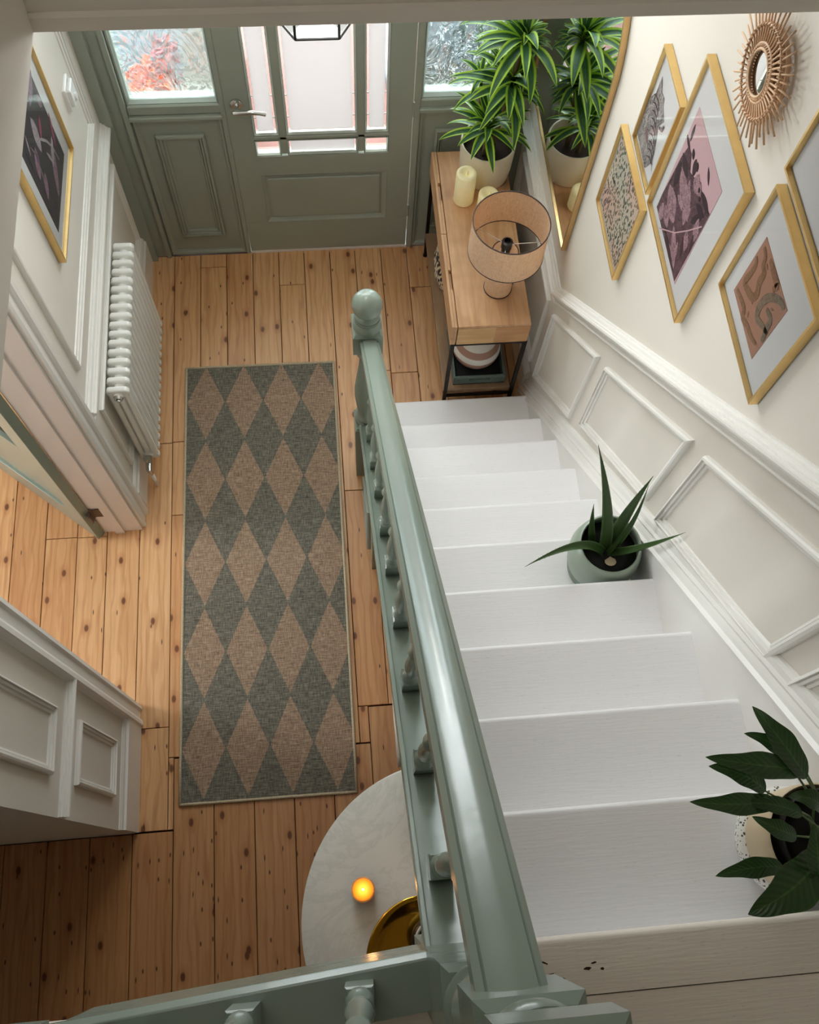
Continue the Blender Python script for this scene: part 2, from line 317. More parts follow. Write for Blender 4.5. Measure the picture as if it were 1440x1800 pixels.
# ------------------------------------------------------------------ geometry helpers
class MB:
    def __init__(s): s.v = []; s.f = []; s.uv = []; s.mi = []
    def add(s, vs, fs, uvs=None, mi=0):
        b = len(s.v); s.v += [tuple(p) for p in vs]; s.uv += list(uvs) if uvs else [(0, 0)] * len(vs)
        for f in fs: s.f.append([b + i for i in f]); s.mi.append(mi)
        return s
    def box(s, x0, x1, y0, y1, z0, z1, bev=0, mi=0):
        if bev <= 0:
            s.add([(x0, y0, z0), (x1, y0, z0), (x1, y1, z0), (x0, y1, z0), (x0, y0, z1), (x1, y0, z1), (x1, y1, z1), (x0, y1, z1)],
                  [(0, 3, 2, 1), (4, 5, 6, 7), (0, 1, 5, 4), (1, 2, 6, 5), (2, 3, 7, 6), (3, 0, 4, 7)], mi=mi)
            return s
        b = min(bev, (x1 - x0) * .49, (y1 - y0) * .49, (z1 - z0) * .49)
        def ring(i, z):  # chamfered rectangle
            X0, X1, Y0, Y1 = x0 + i, x1 - i, y0 + i, y1 - i
            return [(X0, Y0, z), (X1, Y0, z), (X1, Y1, z), (X0, Y1, z)]
        vs = ring(b, z0) + ring(0, z0 + b) + ring(0, z1 - b) + ring(b, z1)
        fs = [(3, 2, 1, 0), (12, 13, 14, 15)]
        for r in range(3):
            for k in range(4): a = r * 4 + k; c = r * 4 + (k + 1) % 4; fs.append((a, c, c + 4, a + 4))
        s.add(vs, fs, mi=mi); return s
    def lathe(s, prof, cx, cy, seg=32, sq=None, cap=True, mi=0):
        vs = []; fs = []
        for r, z in prof:
            for k in range(seg):
                a = 2 * PI * k / seg; vs.append((cx + r * math.cos(a), cy + r * math.sin(a), z))
        for i in range(len(prof) - 1):
            for k in range(seg):
                a = i * seg + k; b = i * seg + (k + 1) % seg; fs.append((a, b, b + seg, a + seg))
        if cap:
            fs.append(tuple(range(seg))[::-1]); fs.append(tuple((len(prof) - 1) * seg + k for k in range(seg)))
        s.add(vs, fs, mi=mi); return s
    def tube(s, pts, r, seg=8, cap=True, flat=1.0, mi=0):
        P = [Vector(p) for p in pts]; n = len(P); R = r if isinstance(r, (list, tuple)) else [r] * n
        vs = []; fs = []; up = None
        for i, p in enumerate(P):
            d = (P[min(i + 1, n - 1)] - P[max(i - 1, 0)]).normalized()
            if up is None:
                up = Vector((0, 0, 1)) if abs(d.z) < .9 else Vector((1, 0, 0))
            u = (up - d * up.dot(d)).normalized(); up = u; v = d.cross(u)
            for k in range(seg):
                a = 2 * PI * k / seg; vs.append(p + (u * math.cos(a) * flat + v * math.sin(a)) * R[i])
        for i in range(n - 1):
            for k in range(seg):
                a = i * seg + k; b = i * seg + (k + 1) % seg; fs.append((a, b, b + seg, a + seg))
        if cap: fs.append(tuple(range(seg))[::-1]); fs.append(tuple((n - 1) * seg + k for k in range(seg)))
        s.add(vs, fs, mi=mi); return s
    def prism(s, poly, fn, d0, d1, mi=0):
        """poly: 2-D points, fn(u, v, d) -> xyz"""
        n = len(poly)
        s.add([fn(u, v, d0) for u, v in poly] + [fn(u, v, d1) for u, v in poly],
              [tuple(range(n))[::-1], tuple(range(n, 2 * n))] + [(i, (i + 1) % n, n + (i + 1) % n, n + i) for i in range(n)], mi=mi); return s
    def loop(s, corners, fn, prof, mi=0):
        """mitred closed moulding; prof: (inset, height)"""
        n = len(corners); C = [Vector(c) for c in corners]
        area_ = sum(C[i].x * C[(i + 1) % n].y - C[(i + 1) % n].x * C[i].y for i in range(n)); sg = 1 if area_ > 0 else -1
        def off(t):
            o = []
            for i in range(n):
                a, b, c = C[i - 1], C[i], C[(i + 1) % n]
                d1 = (b - a).normalized(); d2 = (c - b).normalized()
                n1 = Vector((-d1.y, d1.x)) * sg; n2 = Vector((-d2.y, d2.x)) * sg
                k = (n1 + n2); k = k / max(1e-6, k.dot(n1)); o.append(b + k * t)
            return o
        vs = []; fs = []
        for t_, h in prof: vs += [fn(p.x, p.y, h) for p in off(t_)]
        m = len(prof)
        for j in range(m - 1):
            for i in range(n):
                a = j * n + i; b = j * n + (i + 1) % n; fs.append((a, b, b + n, a + n))
        s.add(vs, fs, mi=mi); return s
    def run(s, path, prof, fn, mi=0):
        """open moulding along path (u,v); profile pts (dv, depth) sheared vertically"""
        vs = []; fs = []; m = len(prof)
        for u, v in path: vs += [fn(u, v + dv, d) for dv, d in prof]
        for i in range(len(path) - 1):
            for j in range(m):
                a = i * m + j; b = i * m + (j + 1) % m; fs.append((a, a + m, b + m, b))
        fs.append(tuple(range(m))); fs.append(tuple((len(path) - 1) * m + j for j in range(m))[::-1])
        s.add(vs, fs, mi=mi); return s
def wloc(p):
    v = Vector((0, 0, 0))
    while p is not None: v = v + p.location; p = p.parent
    return v
def build(mb, name, m, parent=None, smooth=False, kind=None, label=None, cat=None, group=None, base=None, bevel=0, mats=None, auto=None):
    me = bpy.data.meshes.new(name); off = wloc(parent) if parent is not None else Vector((0, 0, 0))
    loc = Vector((0, 0, 0))
    if base is not None: loc = Vector(base) - off; off = Vector(base)
    me.from_pydata([tuple(Vector(v) - off) for v in mb.v], [], mb.f)
    if any(u != (0, 0) for u in mb.uv):
        l = me.uv_layers.new(name='UVMap')
        for lp in me.loops: l.data[lp.index].uv = mb.uv[lp.vertex_index]
    me.materials.append(M[m])
    for x in (mats or []): me.materials.append(M[x])
    if mats:
        for p, i in zip(me.polygons, mb.mi): p.material_index = i
    if smooth or auto:
        for p in me.polygons: p.use_smooth = True
        if auto: 
            try: me.set_sharp_from_angle(angle=math.radians(auto))
            except Exception: pass
    me.update()
    o = bpy.data.objects.new(name, me); scn.collection.objects.link(o); o.location = loc
    if parent is not None: o.parent = parent
    if bevel:
        b = o.modifiers.new('bevel', 'BEVEL'); b.width = bevel; b.segments = 2; b.limit_method = 'ANGLE'; b.angle_limit = math.radians(40)
    for k_, v_ in (('kind', kind), ('label', label), ('category', cat), ('group', group)):
        if v_: o[k_] = v_
    return o
def thing(name, label, cat, loc, group=None, rotz=0):
    o = bpy.data.objects.new(name, None); scn.collection.objects.link(o); o.location = loc; o.rotation_euler = (0, 0, rotz)
    o.empty_display_size = .05
    o['label'] = label; o['category'] = cat
    if group: o['group'] = group
    return o
def B(*a, **k): return MB().box(*a, **k)
XW = .93; XL = -.935; YD = 3.112
fR = lambda y, z, d: (XW - d, y, z)          # right wall plane
fL = lambda y, z, d: (XL + d, y, z)          # left wall plane
fD = lambda x, z, d: (x, YD - d, z)          # front wall plane
PANEL = [(0, 0), (0, .010), (.003, .016), (.009, .018), (.0095, .010), (.012, .010), (.0125, .013), (.019, .012), (.0195, .005), (.0225, .004), (.023, .007), (.029, .005), (.030, 0)]

# ================================================================== STRUCTURE
floor = build(B(-3.2, 1.1, -1.9, 3.3, -.12, -.022), 'floor', 'void', kind='structure')
def board(x0, x1, y0, y1, m):
    g = .0016
    mb = MB().box(x0 + g, x1 - g, y0 + g, y1 - g, -.021 , random.uniform(-.0012, .0), bev=.0015)
    build(mb, 'floor_board', m, floor)
up = [-3.2, -3.06, -2.92, -2.78, -2.64, -2.5, -2.36, -2.22, -2.08, -1.94, -1.80, -1.655, -1.512, -1.366, -1.224, -1.089, -.943, -.80, -.667, -.533, -.397, -.262, -.129, .006, .139, .275, .411, .548, .685, .82, .93]
YB = {}
for a, b in zip(up, up[1:]):
    if a < -1.95: 
        board(a, b, -.0, 3.1, 'board'); continue
    c = (a + b) / 2
    bot = .262 if c < -.77 else (.55 if c < 0 else .704)
    ys = [bot, 3.112]
    J = {-.733: [2.027, 1.648], -.87: [.678 , 2.022, ], -.6: [2.671 + .36], -1.29: [1.568], -1.157: [1.565], .20: [2.36], .343: [2.344], .48: [2.85, 1.5], .07: [1.72], -.2: [2.9], -.33: [2.2], -1.44: [2.4], -1.58: [.9]}
    for k, v in J.items():
        if abs(k - c) < .03: ys += [q for q in v if q > bot]
    ys = sorted(ys)
    for y0, y1 in zip(ys, ys[1:]): board(a, b, y0, y1, 'board')
board(-.80, -.777, .262, .55, 'board'); board(.006, .05, .549, .704, 'board')
lo = [-2.10, -1.945, -1.78, -1.614, -1.448, -1.278, -1.11, -.941, -.777, -.612, -.446, -.281, -.115, .050, .215, .38, .55, .72, .93]
for a, b in zip(lo, lo[1:]):
    c = (a + b) / 2
    top = .258 if c < -.77 else (.546 if c < -.0 else .70)
    board(a, b, -1.9, top, 'board_old_shaded')

# right wall and its mouldings
wr = build(B(XW, XW + .12, -2.0, 3.112, -.02, 5.05), 'wall_right', 'wall', kind='structure')
dl = lambda y: .875 + max(0, (2.161 - y)) * .996
DADO = [(-.058, 0), (-.058, .012), (-.050, .016), (-.044, .014), (-.0435, .006), (-.030, .007), (-.012, .014), (-.004, .024), (-.002, .034), (.010, .038), (.018, .036), (.0185, .027), (.024, .027), (.0245, .020), (.036, .016), (.0365, .008), (.044, .006), (.045, 0)]
build(MB().run([(3.11, dl(3.11)), (2.161, dl(2.161)), (-1.0, dl(-1.0))], [(a, b) for a, b in DADO], fR), 'trim_1', 'trim', kind='structure')
pn = 0
def rp(c):
    build(MB().loop(c, fR, PANEL), 'wall_panel_moulding', 'trim', wr)
rp([(2.13, .265), (2.13, .775), (1.637, 1.245), (1.655, .745)])
rp([(1.562, .875), (1.560, 1.303), (1.003, 1.861), (1.008, 1.432)])
rp([(.932, 1.478), (.930, 1.922), (.387, 2.468), (.385, 2.005)])
rp([(.320, 2.055), (.318, 2.535), (-.22, 3.06), (-.22, 2.585)])
rp([(3.03, .245), (3.03, .745), (2.22, .745), (2.22, .245)])
# raked skirting (wall string) with a moulded top, level skirting by the door
SK = lambda y: .734 + (1.523 - y) * 1.062
path = [(2.30, .04), (2.26, .14), (2.17, .14)] + [(2.12, SK(2.12)), (1.5, SK(1.5)), (.6, SK(.6)), (-.12, SK(-.12)), (-.2, 2.52), (-1.8, 2.52)]
mb = MB()
poly = [(2.20, -.01)] + [(2.20, SK(2.20) if SK(2.2) > .03 else .05), (1.5, SK(1.5)), (-.12, SK(-.12)), (-.2, 2.49), (-1.9, 2.49), (-1.9, 2.0), (-.1, 1.95), (1.9, -.01)]
mb.prism(poly, fR, 0, .034)
ws = build(mb, 'trim_2', 'trim', kind='structure', bevel=.003)
build(MB().run([(2.2, SK(2.2) + .0), (1.5, SK(1.5)), (-.12, SK(-.12))], [(0, 0), (0, .040), (.012, .041), (.020, .030), (.034, .026), (.048, .020), (.06, .022), (.072, .016), (.095, .014), (.108, .008), (.112, 0)], fR), 'skirting_cap', 'trim', ws)
bb = build(B(.905, .93, 2.2, 3.11, 0, .15), 'baseboard_right', 'trim', kind='structure')
build(MB().run([(3.11, .15), (2.2, .15)], [(0, 0), (0, .026), (.012, .026), (.018, .018), (.032, .014), (.04, .004), (.042, 0)], fR), 'skirting_cap', 'trim', bb)

# left wall: hall part, lintel, wall piece by the passage
wl = build(B(XL - .155, XL, 1.60, 3.18, -.02, 2.85), 'wall_left', 'wall', kind='structure')
build(B(XL - .155, XL, .775, 1.60, 2.15, 2.85), 'lintel', 'wall', wl)
def lp(c, p=PANEL): build(MB().loop(c, fL, p), 'wall_panel_moulding', 'trim', wl)
lp([(1.80, 1.06), (1.80, 2.5), (2.965, 2.5), (2.965, 1.06)], [(a * 1.25, b) for a, b in PANEL])
lp([(1.80, .25), (1.80, .76), (3.03, .76), (3.03, .25)])
build(MB().run([(1.70, .90), (3.11, .90)], DADO, fL), 'trim_3', 'trim', kind='structure')
bl = build(B(XL, XL + .022, 1.70, 3.11, 0, .15), 'baseboard_left', 'trim', kind='structure')
build(MB().run([(1.70, .15), (3.11, .15)], [(0, 0), (0, .022), (.012, .022), (.018, .014), (.032, .012), (.04, .004), (.042, 0)], fL), 'skirting_cap', 'trim', bl)
w2 = build(B(XL - .155, XL, .26, .775, -.02, 2.85), 'wall_passage', 'wall', kind='structure')
build(MB().loop([(.37, .365), (.37, .845), (.583, .845), (.583, .365)], fL, PANEL), 'wall_panel_moulding', 'trim', w2)
build(MB().loop([(.375, 1.10), (.375, 2.2), (.583, 2.2), (.583, 1.10)], fL, PANEL), 'wall_panel_moulding', 'trim', w2)
build(MB().run([(.262, .965), (.69, .965)], [(a * .62, b * .8) for a, b in DADO], fL), 'trim_4', 'trim', kind='structure')
b2 = build(B(XL, XL + .02, .262, .69, 0, .20), 'baseboard_passage', 'trim', kind='structure')
build(MB().run([(.262, .20), (.69, .20)], [(0, 0), (0, .02), (.012, .02), (.02, .012), (.036, .010), (.05, .003), (.05, 0)], fL), 'skirting_cap', 'trim', b2)
# architraves round the doorway
def casing(y0, sgn, name):
    prof = [(0, 0), (0, .018), (.014, .022), (.020, .014), (.052, .014), (.056, .020), (.066, .026), (.082, .028), (.088, .018), (.094, 0)]
    mb = MB(); vs = []; m = len(prof)
    for z in (0, 2.15): vs += [(XL + d, y0 + sgn * t_, z) for t_, d in prof]
    fs = [(j, (j + 1) % m, m + (j + 1) % m, m + j) for j in range(m)] + [tuple(range(m)), tuple(range(m, 2 * m))]
    mb.add(vs, fs); return build(mb, name, 'trim', kind='structure')
casing(1.600, 1, 'trim_5'); casing(.775, -1, 'trim_6')
dj = build(B(XL - .165, XL + .004, 1.586, 1.604, 0, 2.15), 'trim_7', 'jamb', kind='structure')
build(B(XL - .115, XL - .075, 1.574, 1.588, 0, 2.15), 'door_stop', 'jamb', dj)
build(B(XL - .165, XL + .004, .770, .788, 0, 2.15), 'trim_8', 'jamb', kind='structure')

# passage walls out to the left
build(B(-2.1, -1.09, .26, .33, -.02, 2.3), 'wall_room', 'wall', kind='structure')
build(B(-3.2, 1.05, -2.0, -1.9, -.02, 5.05), 'wall_back', 'wall', kind='structure')
build(MB().box(-2.2, -1.7, -1.9, .33, 2.3, 2.4).box(-1.72, -1.08, .2, .33, 2.3, 2.86), 'ceiling_passage', 'ceil', kind='structure')
build(B(-2.14, -2.04, -1.9, .26, -.02, 2.3), 'wall_far_left', 'wall', kind='structure')
build(MB().box(-3.3, -3.2, -.1, 3.2, -.02, 1.0).box(-3.3, -3.2, -.1, 3.2, 2.0, 2.85).box(-3.3, -3.2, -.1, 1.1, 1.0, 2.0).box(-3.3, -3.2, 1.9, 3.2, 1.0, 2.0), 'wall_room_left', 'wall', kind='structure')
build(B(-3.2, -2.1, .2, .3, -.02, 2.85), 'wall_room_back', 'wall', kind='structure')
build(B(-3.2, -1.09, 3.05, 3.2, -.02, 2.85), 'wall_room_front', 'wall', kind='structure')

# ceiling over the hall, trimmer faces of the stairwell opening
ce = build(MB().box(-3.2, 1.05, 1.40, 3.3, 2.85, 2.97).box(-3.2, -.50, .2, 1.40, 2.85, 2.955), 'ceiling', 'ceil', kind='structure')
build(B(-.50, .93, 1.372, 1.50, 2.85, 5.05), 'wall_upper', 'ceil', kind='structure')
build(MB().run([(-.50, 2.853), (.93, 2.853)], [(-.004, 0), (-.004, .008), (.022, .008), (.028, .003), (.028, 0)], lambda x, z, d: (x, 1.372 - d, z)), 'trim_9', 'ceil', kind='structure')
build(B(-.51, -.469, -.2, 1.372, 2.85, 2.985), 'trim_10', 'ceil', kind='structure')
build(B(-1.6, -.51, -.2, 1.372, 2.955, 2.975), 'floor_upper', 'carpet', kind='structure')
build(MB().box(-1.7, -1.6, -1.9, 1.50, 2.85, 5.05).box(-1.7, -1.6, -1.9, .2, 2.10, 2.85), 'wall_upper_left', 'wall', kind='structure')
build(B(-1.7, -.50, 1.372, 1.50, 2.97, 5.05), 'wall_upper_front', 'wall', kind='structure')
mb = MB(); mb.box(-1.7, 1.05, -.25, 1.5, 5.05, 5.12); mb.box(-1.7, 1.05, -2.0, -.25, 5.05, 5.12)
build(mb, 'ceiling_upper', 'wall', kind='structure')

# ---- half landing
lf = build(B(.10, .93, -1.9, -.16, 2.10, 2.262), 'floor_landing', 'stair', kind='structure')
yy = [-.206, -.38, -.56, -.74, -.92, -1.10, -1.28, -1.46, -1.64, -1.9]
for a, b in zip(yy[1:], yy): build(MB().box(.10 if a > -.4 else -1.7, .896 if a > -.1 else .93, a + .001, b - .001, 2.262, 2.2895, bev=.0015), 'landing_board', 'landing', lf)
build(B(-1.7, .10, -1.9, -.38, 2.10, 2.262), 'landing_slab', 'stair', lf)
build(MB().box(-.60, .10, -.379, -.185, 2.10, 2.2895, bev=.002), 'landing_board', 'landing', lf)

# ================================================================== STAIRCASE
st = thing('staircase', 'white painted wooden staircase rising along the right wall', 'staircase', (.5, 2.08, 0))
NY = [2.087, 1.854, 1.640, 1.413, 1.196, .978, .761, .545, .327, .107, -.112]
ZK = [.17 + .212 * k for k in range(11)]
for k in range(11):
    y = NY[k]; yb = NY[k + 1] - .02 if k < 10 else -.206 + .001
    z = ZK[k]; n_ = 6; r = .0125
    # tread: board with a half-round nosing
    prof = [(yb, z - 2 * r), (yb, z)] + [(y - r + r * math.cos(a), z - r + r * math.sin(a)) for a in [PI/2 - PI * i / 8 for i in range(9)]]
    mb = MB(); mb.prism(prof, lambda u, v, d: (d, u, v), .1505, .896)
    build(mb, 'tread', 'landing' if k == 10 else 'stair', st, auto=50)
    y_r = y - .022
    build(B(.1505, .896, y_r - .018, y_r, z - .212 + (.0 if k else .042), z - 2 * r), 'riser', 'stair', st)

rc = random.Random(4)
for cx_, cy2, L_, a_ in ((.285, -.150, .020, -.3), (.297, -.170, .012, .4), (.291, -.182, .018, -.2), (.305, -.176, .008, .8), (.318, -.178, .006, 0), (.360, -.166, .014, .2), (.372, -.158, .010, .3), (.385, -.168, .006, .5), (.283, -.187, .022, -.15), (.30, -.188, .007, .2)):
    P = [(cx_ + L_ / 2 * math.cos(k * PI / 4 + .3) * math.cos(a_) - .0022 * math.sin(k * PI / 4) * math.sin(a_) * rc.uniform(.5, 1.4), cy2 + L_ / 2 * math.cos(k * PI / 4 + .3) * math.sin(a_) + .0022 * math.sin(k * PI / 4) * rc.uniform(.5, 1.4)) for k in range(8)]
    build(MB().prism(P, lambda u, v, d: (u, v, d), ZK[10] + .0001, ZK[10] + .0005), 'paint_chip', 'void', st)

# ================================================================== BANISTER
bn = thing('banister', 'sage green painted banister with turned spindles and ball topped newel', 'banister', (.122, 1.84, 0))
sl = .985
zs = lambda y: .535 + sl * (1.78 - y)
# closed string with capping (channel) and mouldings, the panelled triangle below
f_ = lambda u, v, d: (d, u, v)
ys_, ye_ = 1.785, -.104
def slant(mb, x0, x1, dz0, dz1, ya=ys_, yb=ye_):
    mb.prism([(ya, zs(ya) + dz0), (yb, zs(yb) + dz0), (yb, zs(yb) + dz1), (ya, zs(ya) + dz1)], f_, x0, x1); return mb
mb = slant(MB(), .098, .150, -.34, -.03)
mb.prism([(1.785, 0.0), (1.785, .21), (1.32, .68), (1.32, 0.0)], f_, .108, .140)
bs = build(mb, 'string_board', 'sage', bn, bevel=.002)
build(slant(slant(slant(MB(), .084, .166, -.03, -.002), .084, .094, -.002, .010), .158, .166, -.002, .010), 'string_capping', 'sage', bn, bevel=.002)
build(slant(MB(), .088, .100, -.055, -.03), 'string_moulding', 'sage', bn, bevel=.003)
build(slant(MB(), .091, .100, -.12, -.10), 'string_moulding', 'sage', bn, bevel=.003)
build(MB().loop([(1.70, .05), (1.70, .20), (1.40, .50), (1.40, .05)], lambda u, v, d: (.108 - d, u, v), PANEL), 'panel_moulding', 'sage_d', bn)
# handrail
zr = lambda y: 1.178 + .995 * (1.78 - y)
hp = [(-.031, -.052), (-.031, -.020), (-.026, -.014), (-.034, -.008), (-.034, .000), (-.0265, .007), (-.0250, .0055), (-.0235, .009), (-.008, .0155), (.008, .0155), (.0235, .009), (.0250, .0055), (.0265, .007), (.034, .000), (.034, -.008), (.026, -.014), (.031, -.020), (.031, -.052)]
mb = MB(); P0, P1 = (1.79, zr(1.79)), (-.115, zr(-.115)); n = len(hp)
vs = []
for (y, z) in (P0, P1): vs += [(.127 + a, y, z + b * 1.4) for a, b in hp]
mb.add(vs, [(i, (i + 1) % n, n + (i + 1) % n, n + i) for i in range(n)] + [tuple(range(n))[::-1], tuple(range(n, 2 * n))])
build(mb, 'handrail', 'sage', bn, auto=35)
# lower newel
def newel(cx, cy, w_, blocks, turned, name, parent, ball=None, x=None):
    h = w_ / 2; mb = MB()
    for z0, z1 in blocks: mb.box(cx - h, cx + h, cy - h, cy + h, z0, z1, bev=.010)
    for pr in turned: mb.lathe(pr, cx, cy, 32)
    o = build(mb, name, 'sage', parent, auto=38)
    if ball:
        r, zc, z0 = ball
        prof = [(.030, z0), (.046, z0 + .004), (.046, z0 + .012), (.030, z0 + .018), (.024, z0 + .026)]
        a0 = -PI/2 + .45; prof += [(r * math.cos(a0 + (PI/2 - a0) * i / 16) if i < 16 else .0005, zc + r * math.sin(a0 + (PI/2 - a0) * i / 16)) for i in range(17)]
        build(MB().lathe(prof, cx, cy, 40), 'newel_ball', 'sage', parent, smooth=True)
    return o
def turn(z0, z1, R):
    """vase shaped turned shaft between two blocks"""
    s = [(0, .92), (.02, 1.0), (.04, .92), (.055, .70), (.08, .92), (.10, .98), (.12, .80), (.15, .72), (.24, .86), (.36, .98), (.46, .97), (.60, .80), (.74, .62), (.84, .55), (.87, .56), (.885, .74), (.90, .8), (.915, .74), (.93, .66), (.955, .9), (.975, 1.0), (1.0, .92)]
    return [(R * b, z0 + (z1 - z0) * a) for a, b in s]
newel(.122, 1.842, .108, [(0, .48), (1.08, 1.205)], [turn(.475, 1.085, .052), [(.052, 1.20), (.050, 1.222), (.040, 1.235), (.046, 1.243), (.046, 1.252), (.030, 1.262)]], 'newel_post', bn, (.054, 1.326, 1.258))
# balusters (one per tread), turned with square ends
ybal = [1.655, 1.435, 1.238, 1.018, .826, .616, .416, .212, .014]
def baluster(cx, cy, z0, z1, w_=.042, zb=.0):
    h = w_ / 2; H = z1 - z0
    mb = MB(); mb.box(cx - h, cx + h, cy - h, cy + h, z0 - .03, z0 + .085, bev=.003); mb.box(cx - h, cx + h, cy - h, cy + h, z1 - .10, z1 + .02, bev=.003)
    a, b = z0 + .08, z1 - .095; L = b - a
    s = [(0, .85), (.015, 1), (.03, .9), (.04, .65), (.06, .9), (.075, .95), (.09, .7), (.11, .62), (.2, .86), (.28, .95), (.36, .86), (.48, .62), (.56, .5), (.575, .75), (.59, .85), (.605, .75), (.62, .55), (.7, .5), (.85, .62), (.92, .72), (.935, .55), (.95, .85), (.965, .95), (.985, .9), (1, .8)]
    mb.lathe([(h * q, a + L * p) for p, q in s], cx, cy, 16); return mb
for y in ybal: build(baluster(.126, y, zs(y), zr(y) - .075), 'spindle', 'sage', bn, auto=40)

# landing balustrade
lb = thing('landing_balustrade', 'sage green landing balustrade crossing the bottom edge of the view', 'balustrade', (.12, -.14, 2.29))
NX, NYY = .133, -.152
newel(NX, NYY, .10, [(2.05, 2.74), (2.96, 3.12)], [turn(2.735, 2.965, .050), [(.048, 3.115), (.05, 3.13), (.046, 3.14), (.034, 3.15), (.046, 3.165), (.05, 3.19)]], 'newel_post', lb)
build(MB().box(NX - .05, NX + .05, NYY - .05, NYY + .05, 3.19, 3.27, bev=.012), 'newel_cap', 'sage', lb)
# base rail running left, slightly off square
A = Vector((.085, -.112)); D = (Vector((-.472, -.162)) - A); Ln = D.length; D.normalize(); Nn = Vector((-D.y, D.x))
if Nn.y > 0: Nn = -Nn
fr_ = lambda u, v, d: (A.x + D.x * u + Nn.x * d, A.y + D.y * u + Nn.y * d, v)
mb = MB(); prof = [(0, 2.16), (.0, 2.385), (.004, 2.392), (.004, 2.405), (-.006, 2.41), (-.006, 2.435), (.004, 2.445), (.075, 2.445), (.075, 2.16)]
n = len(prof); vs = []
for u in (-.005, Ln + .02): vs += [fr_(u, z, d) for d, z in prof]
mb.add(vs, [(i, (i + 1) % n, n + (i + 1) % n, n + i) for i in range(n)] + [tuple(range(n))[::-1], tuple(range(n, 2 * n))])
build(mb, 'base_rail', 'sage', lb, bevel=.002)
mb = MB(); vs = []; n = len(hp)
for u in (-.0, Ln + .02): vs += [fr_(u, 3.20 + b * 1.3, .036 + a) for a, b in hp]
for u in (.11, .28, .45):
    p = fr_(u, 0, .036); build(baluster(p[0], p[1], 2.445, 3.10), 'spindle', 'sage', lb, auto=40)
p = fr_(Ln + .045, 0, .03)
newel(p[0] - .015, p[1], .09, [(2.42, 2.62)], [turn(2.615, 2.95, .045)], 'newel_post', lb)
mb = MB(); n = len(hp); vs = []
for u in (-.0, Ln + .02): vs += [fr_(u, 3.20 + b * 1.3, .036 + a) for a, b in hp]
mb.add(vs, [(i, (i + 1) % n, n + (i + 1) % n, n + i) for i in range(n)] + [tuple(range(n))[::-1], tuple(range(n, 2 * n))])
build(mb, 'handrail', 'sage', lb, auto=35)

# ================================================================== FRONT WALL: screen, door, sidelights
wf = build(MB().box(-.936, -.815, YD, YD + .09, 0, 2.85).box(-.424, -.403, YD - .004, YD + .09, 0, 2.10)
           .box(.413, .440, YD - .004, YD + .09, 0, 2.10).box(-.815, .93, YD, YD + .09, 2.10, 2.20).box(-1.1, -.925, YD, YD + .1, 0, 2.85).box(.80, 1.05, YD, YD + .09, 0, 2.85)
           .box(-.815, .80, YD, YD + .09, 2.72, 2.85), 'wall_front', 'sage_d', kind='structure', bevel=.002)
# inner mouldings of the corner post
build(MB().box(-.9355, -.885, YD - .03, YD, 0, 2.85), 'post_moulding', 'sage_d', wf)
build(MB().box(-.835, -.815, YD - .014, YD, 0, 2.1, bev=.004), 'post_moulding', 'sage_d', wf)
OG = [(0, 0), (0, .010), (.006, .014), (.014, .012), (.022, .004), (.030, .002), (.030, 0)]
def lower_panel(x0, x1, z1, px0, px1, pz0, pz1):
    o = build(B(x0, x1, YD + .018, YD + .06, .0, z1), 'lower_panel', 'sage_d', wf)
    build(MB().loop([(x0, .0), (x1, .0), (x1, z1), (x0, z1)], lambda x, z, d: (x, YD + .018 - d, z), OG), 'panel_frame', 'sage_d', wf)
    build(MB().loop([(px0, pz0), (px1, pz0), (px1, pz1), (px0, pz1)], lambda x, z, d: (x, YD + .018 - d, z), [(a * 1.3, b * 1.2) for a, b in PANEL]), 'panel_moulding', 'sage_d', wf)
    # sill
    build(MB().box(x0 - .004, x1 + .004, YD - .018, YD + .075, z1, z1 + .022, bev=.004), 'sill_moulding', 'sage_d', wf)
lower_panel(-.812, -.424, .925, -.730, -.515, .145, .825)
lower_panel(.440, .80, .925, .515, .76, .145, .81)
def sidelight(x0, x1, z0, z1, nm):
    f = MB(); t_ = .016
    f.loop([(x0, z0), (x1, z0), (x1, z1), (x0, z1)], lambda x, z, d: (x, YD - d + .02, z), [(0, 0), (0, .012), (.008, .012), (t_, -.006), (t_, -.05), (0, -.05)])
    f.box(x0, x1, YD - .002, YD + .07, z0 - .048, z0 + .004, bev=.006)
    o = build(f, nm, 'sage_d', kind='structure')
    build(B(x0 + .01, x1 - .01, YD + .030, YD + .036, z0, z1 - .01), 'glass_pane', 'rain', o); return o
sidelight(-.812, -.424, .995, 2.10, 'window_1'); sidelight(.440, .80, .985, 2.10, 'window_2')
tr_ = build(MB().box(-.43, -.40, YD, YD + .06, 2.2, 2.72).box(.413, .44, YD, YD + .06, 2.2, 2.72), 'window_3', 'sage_d', kind='structure')
for a, b in ((-.815, -.43), (-.40, .413), (.44, .80)): build(B(a, b, YD + .03, YD + .036, 2.2, 2.72), 'glass_pane', 'clear', tr_)

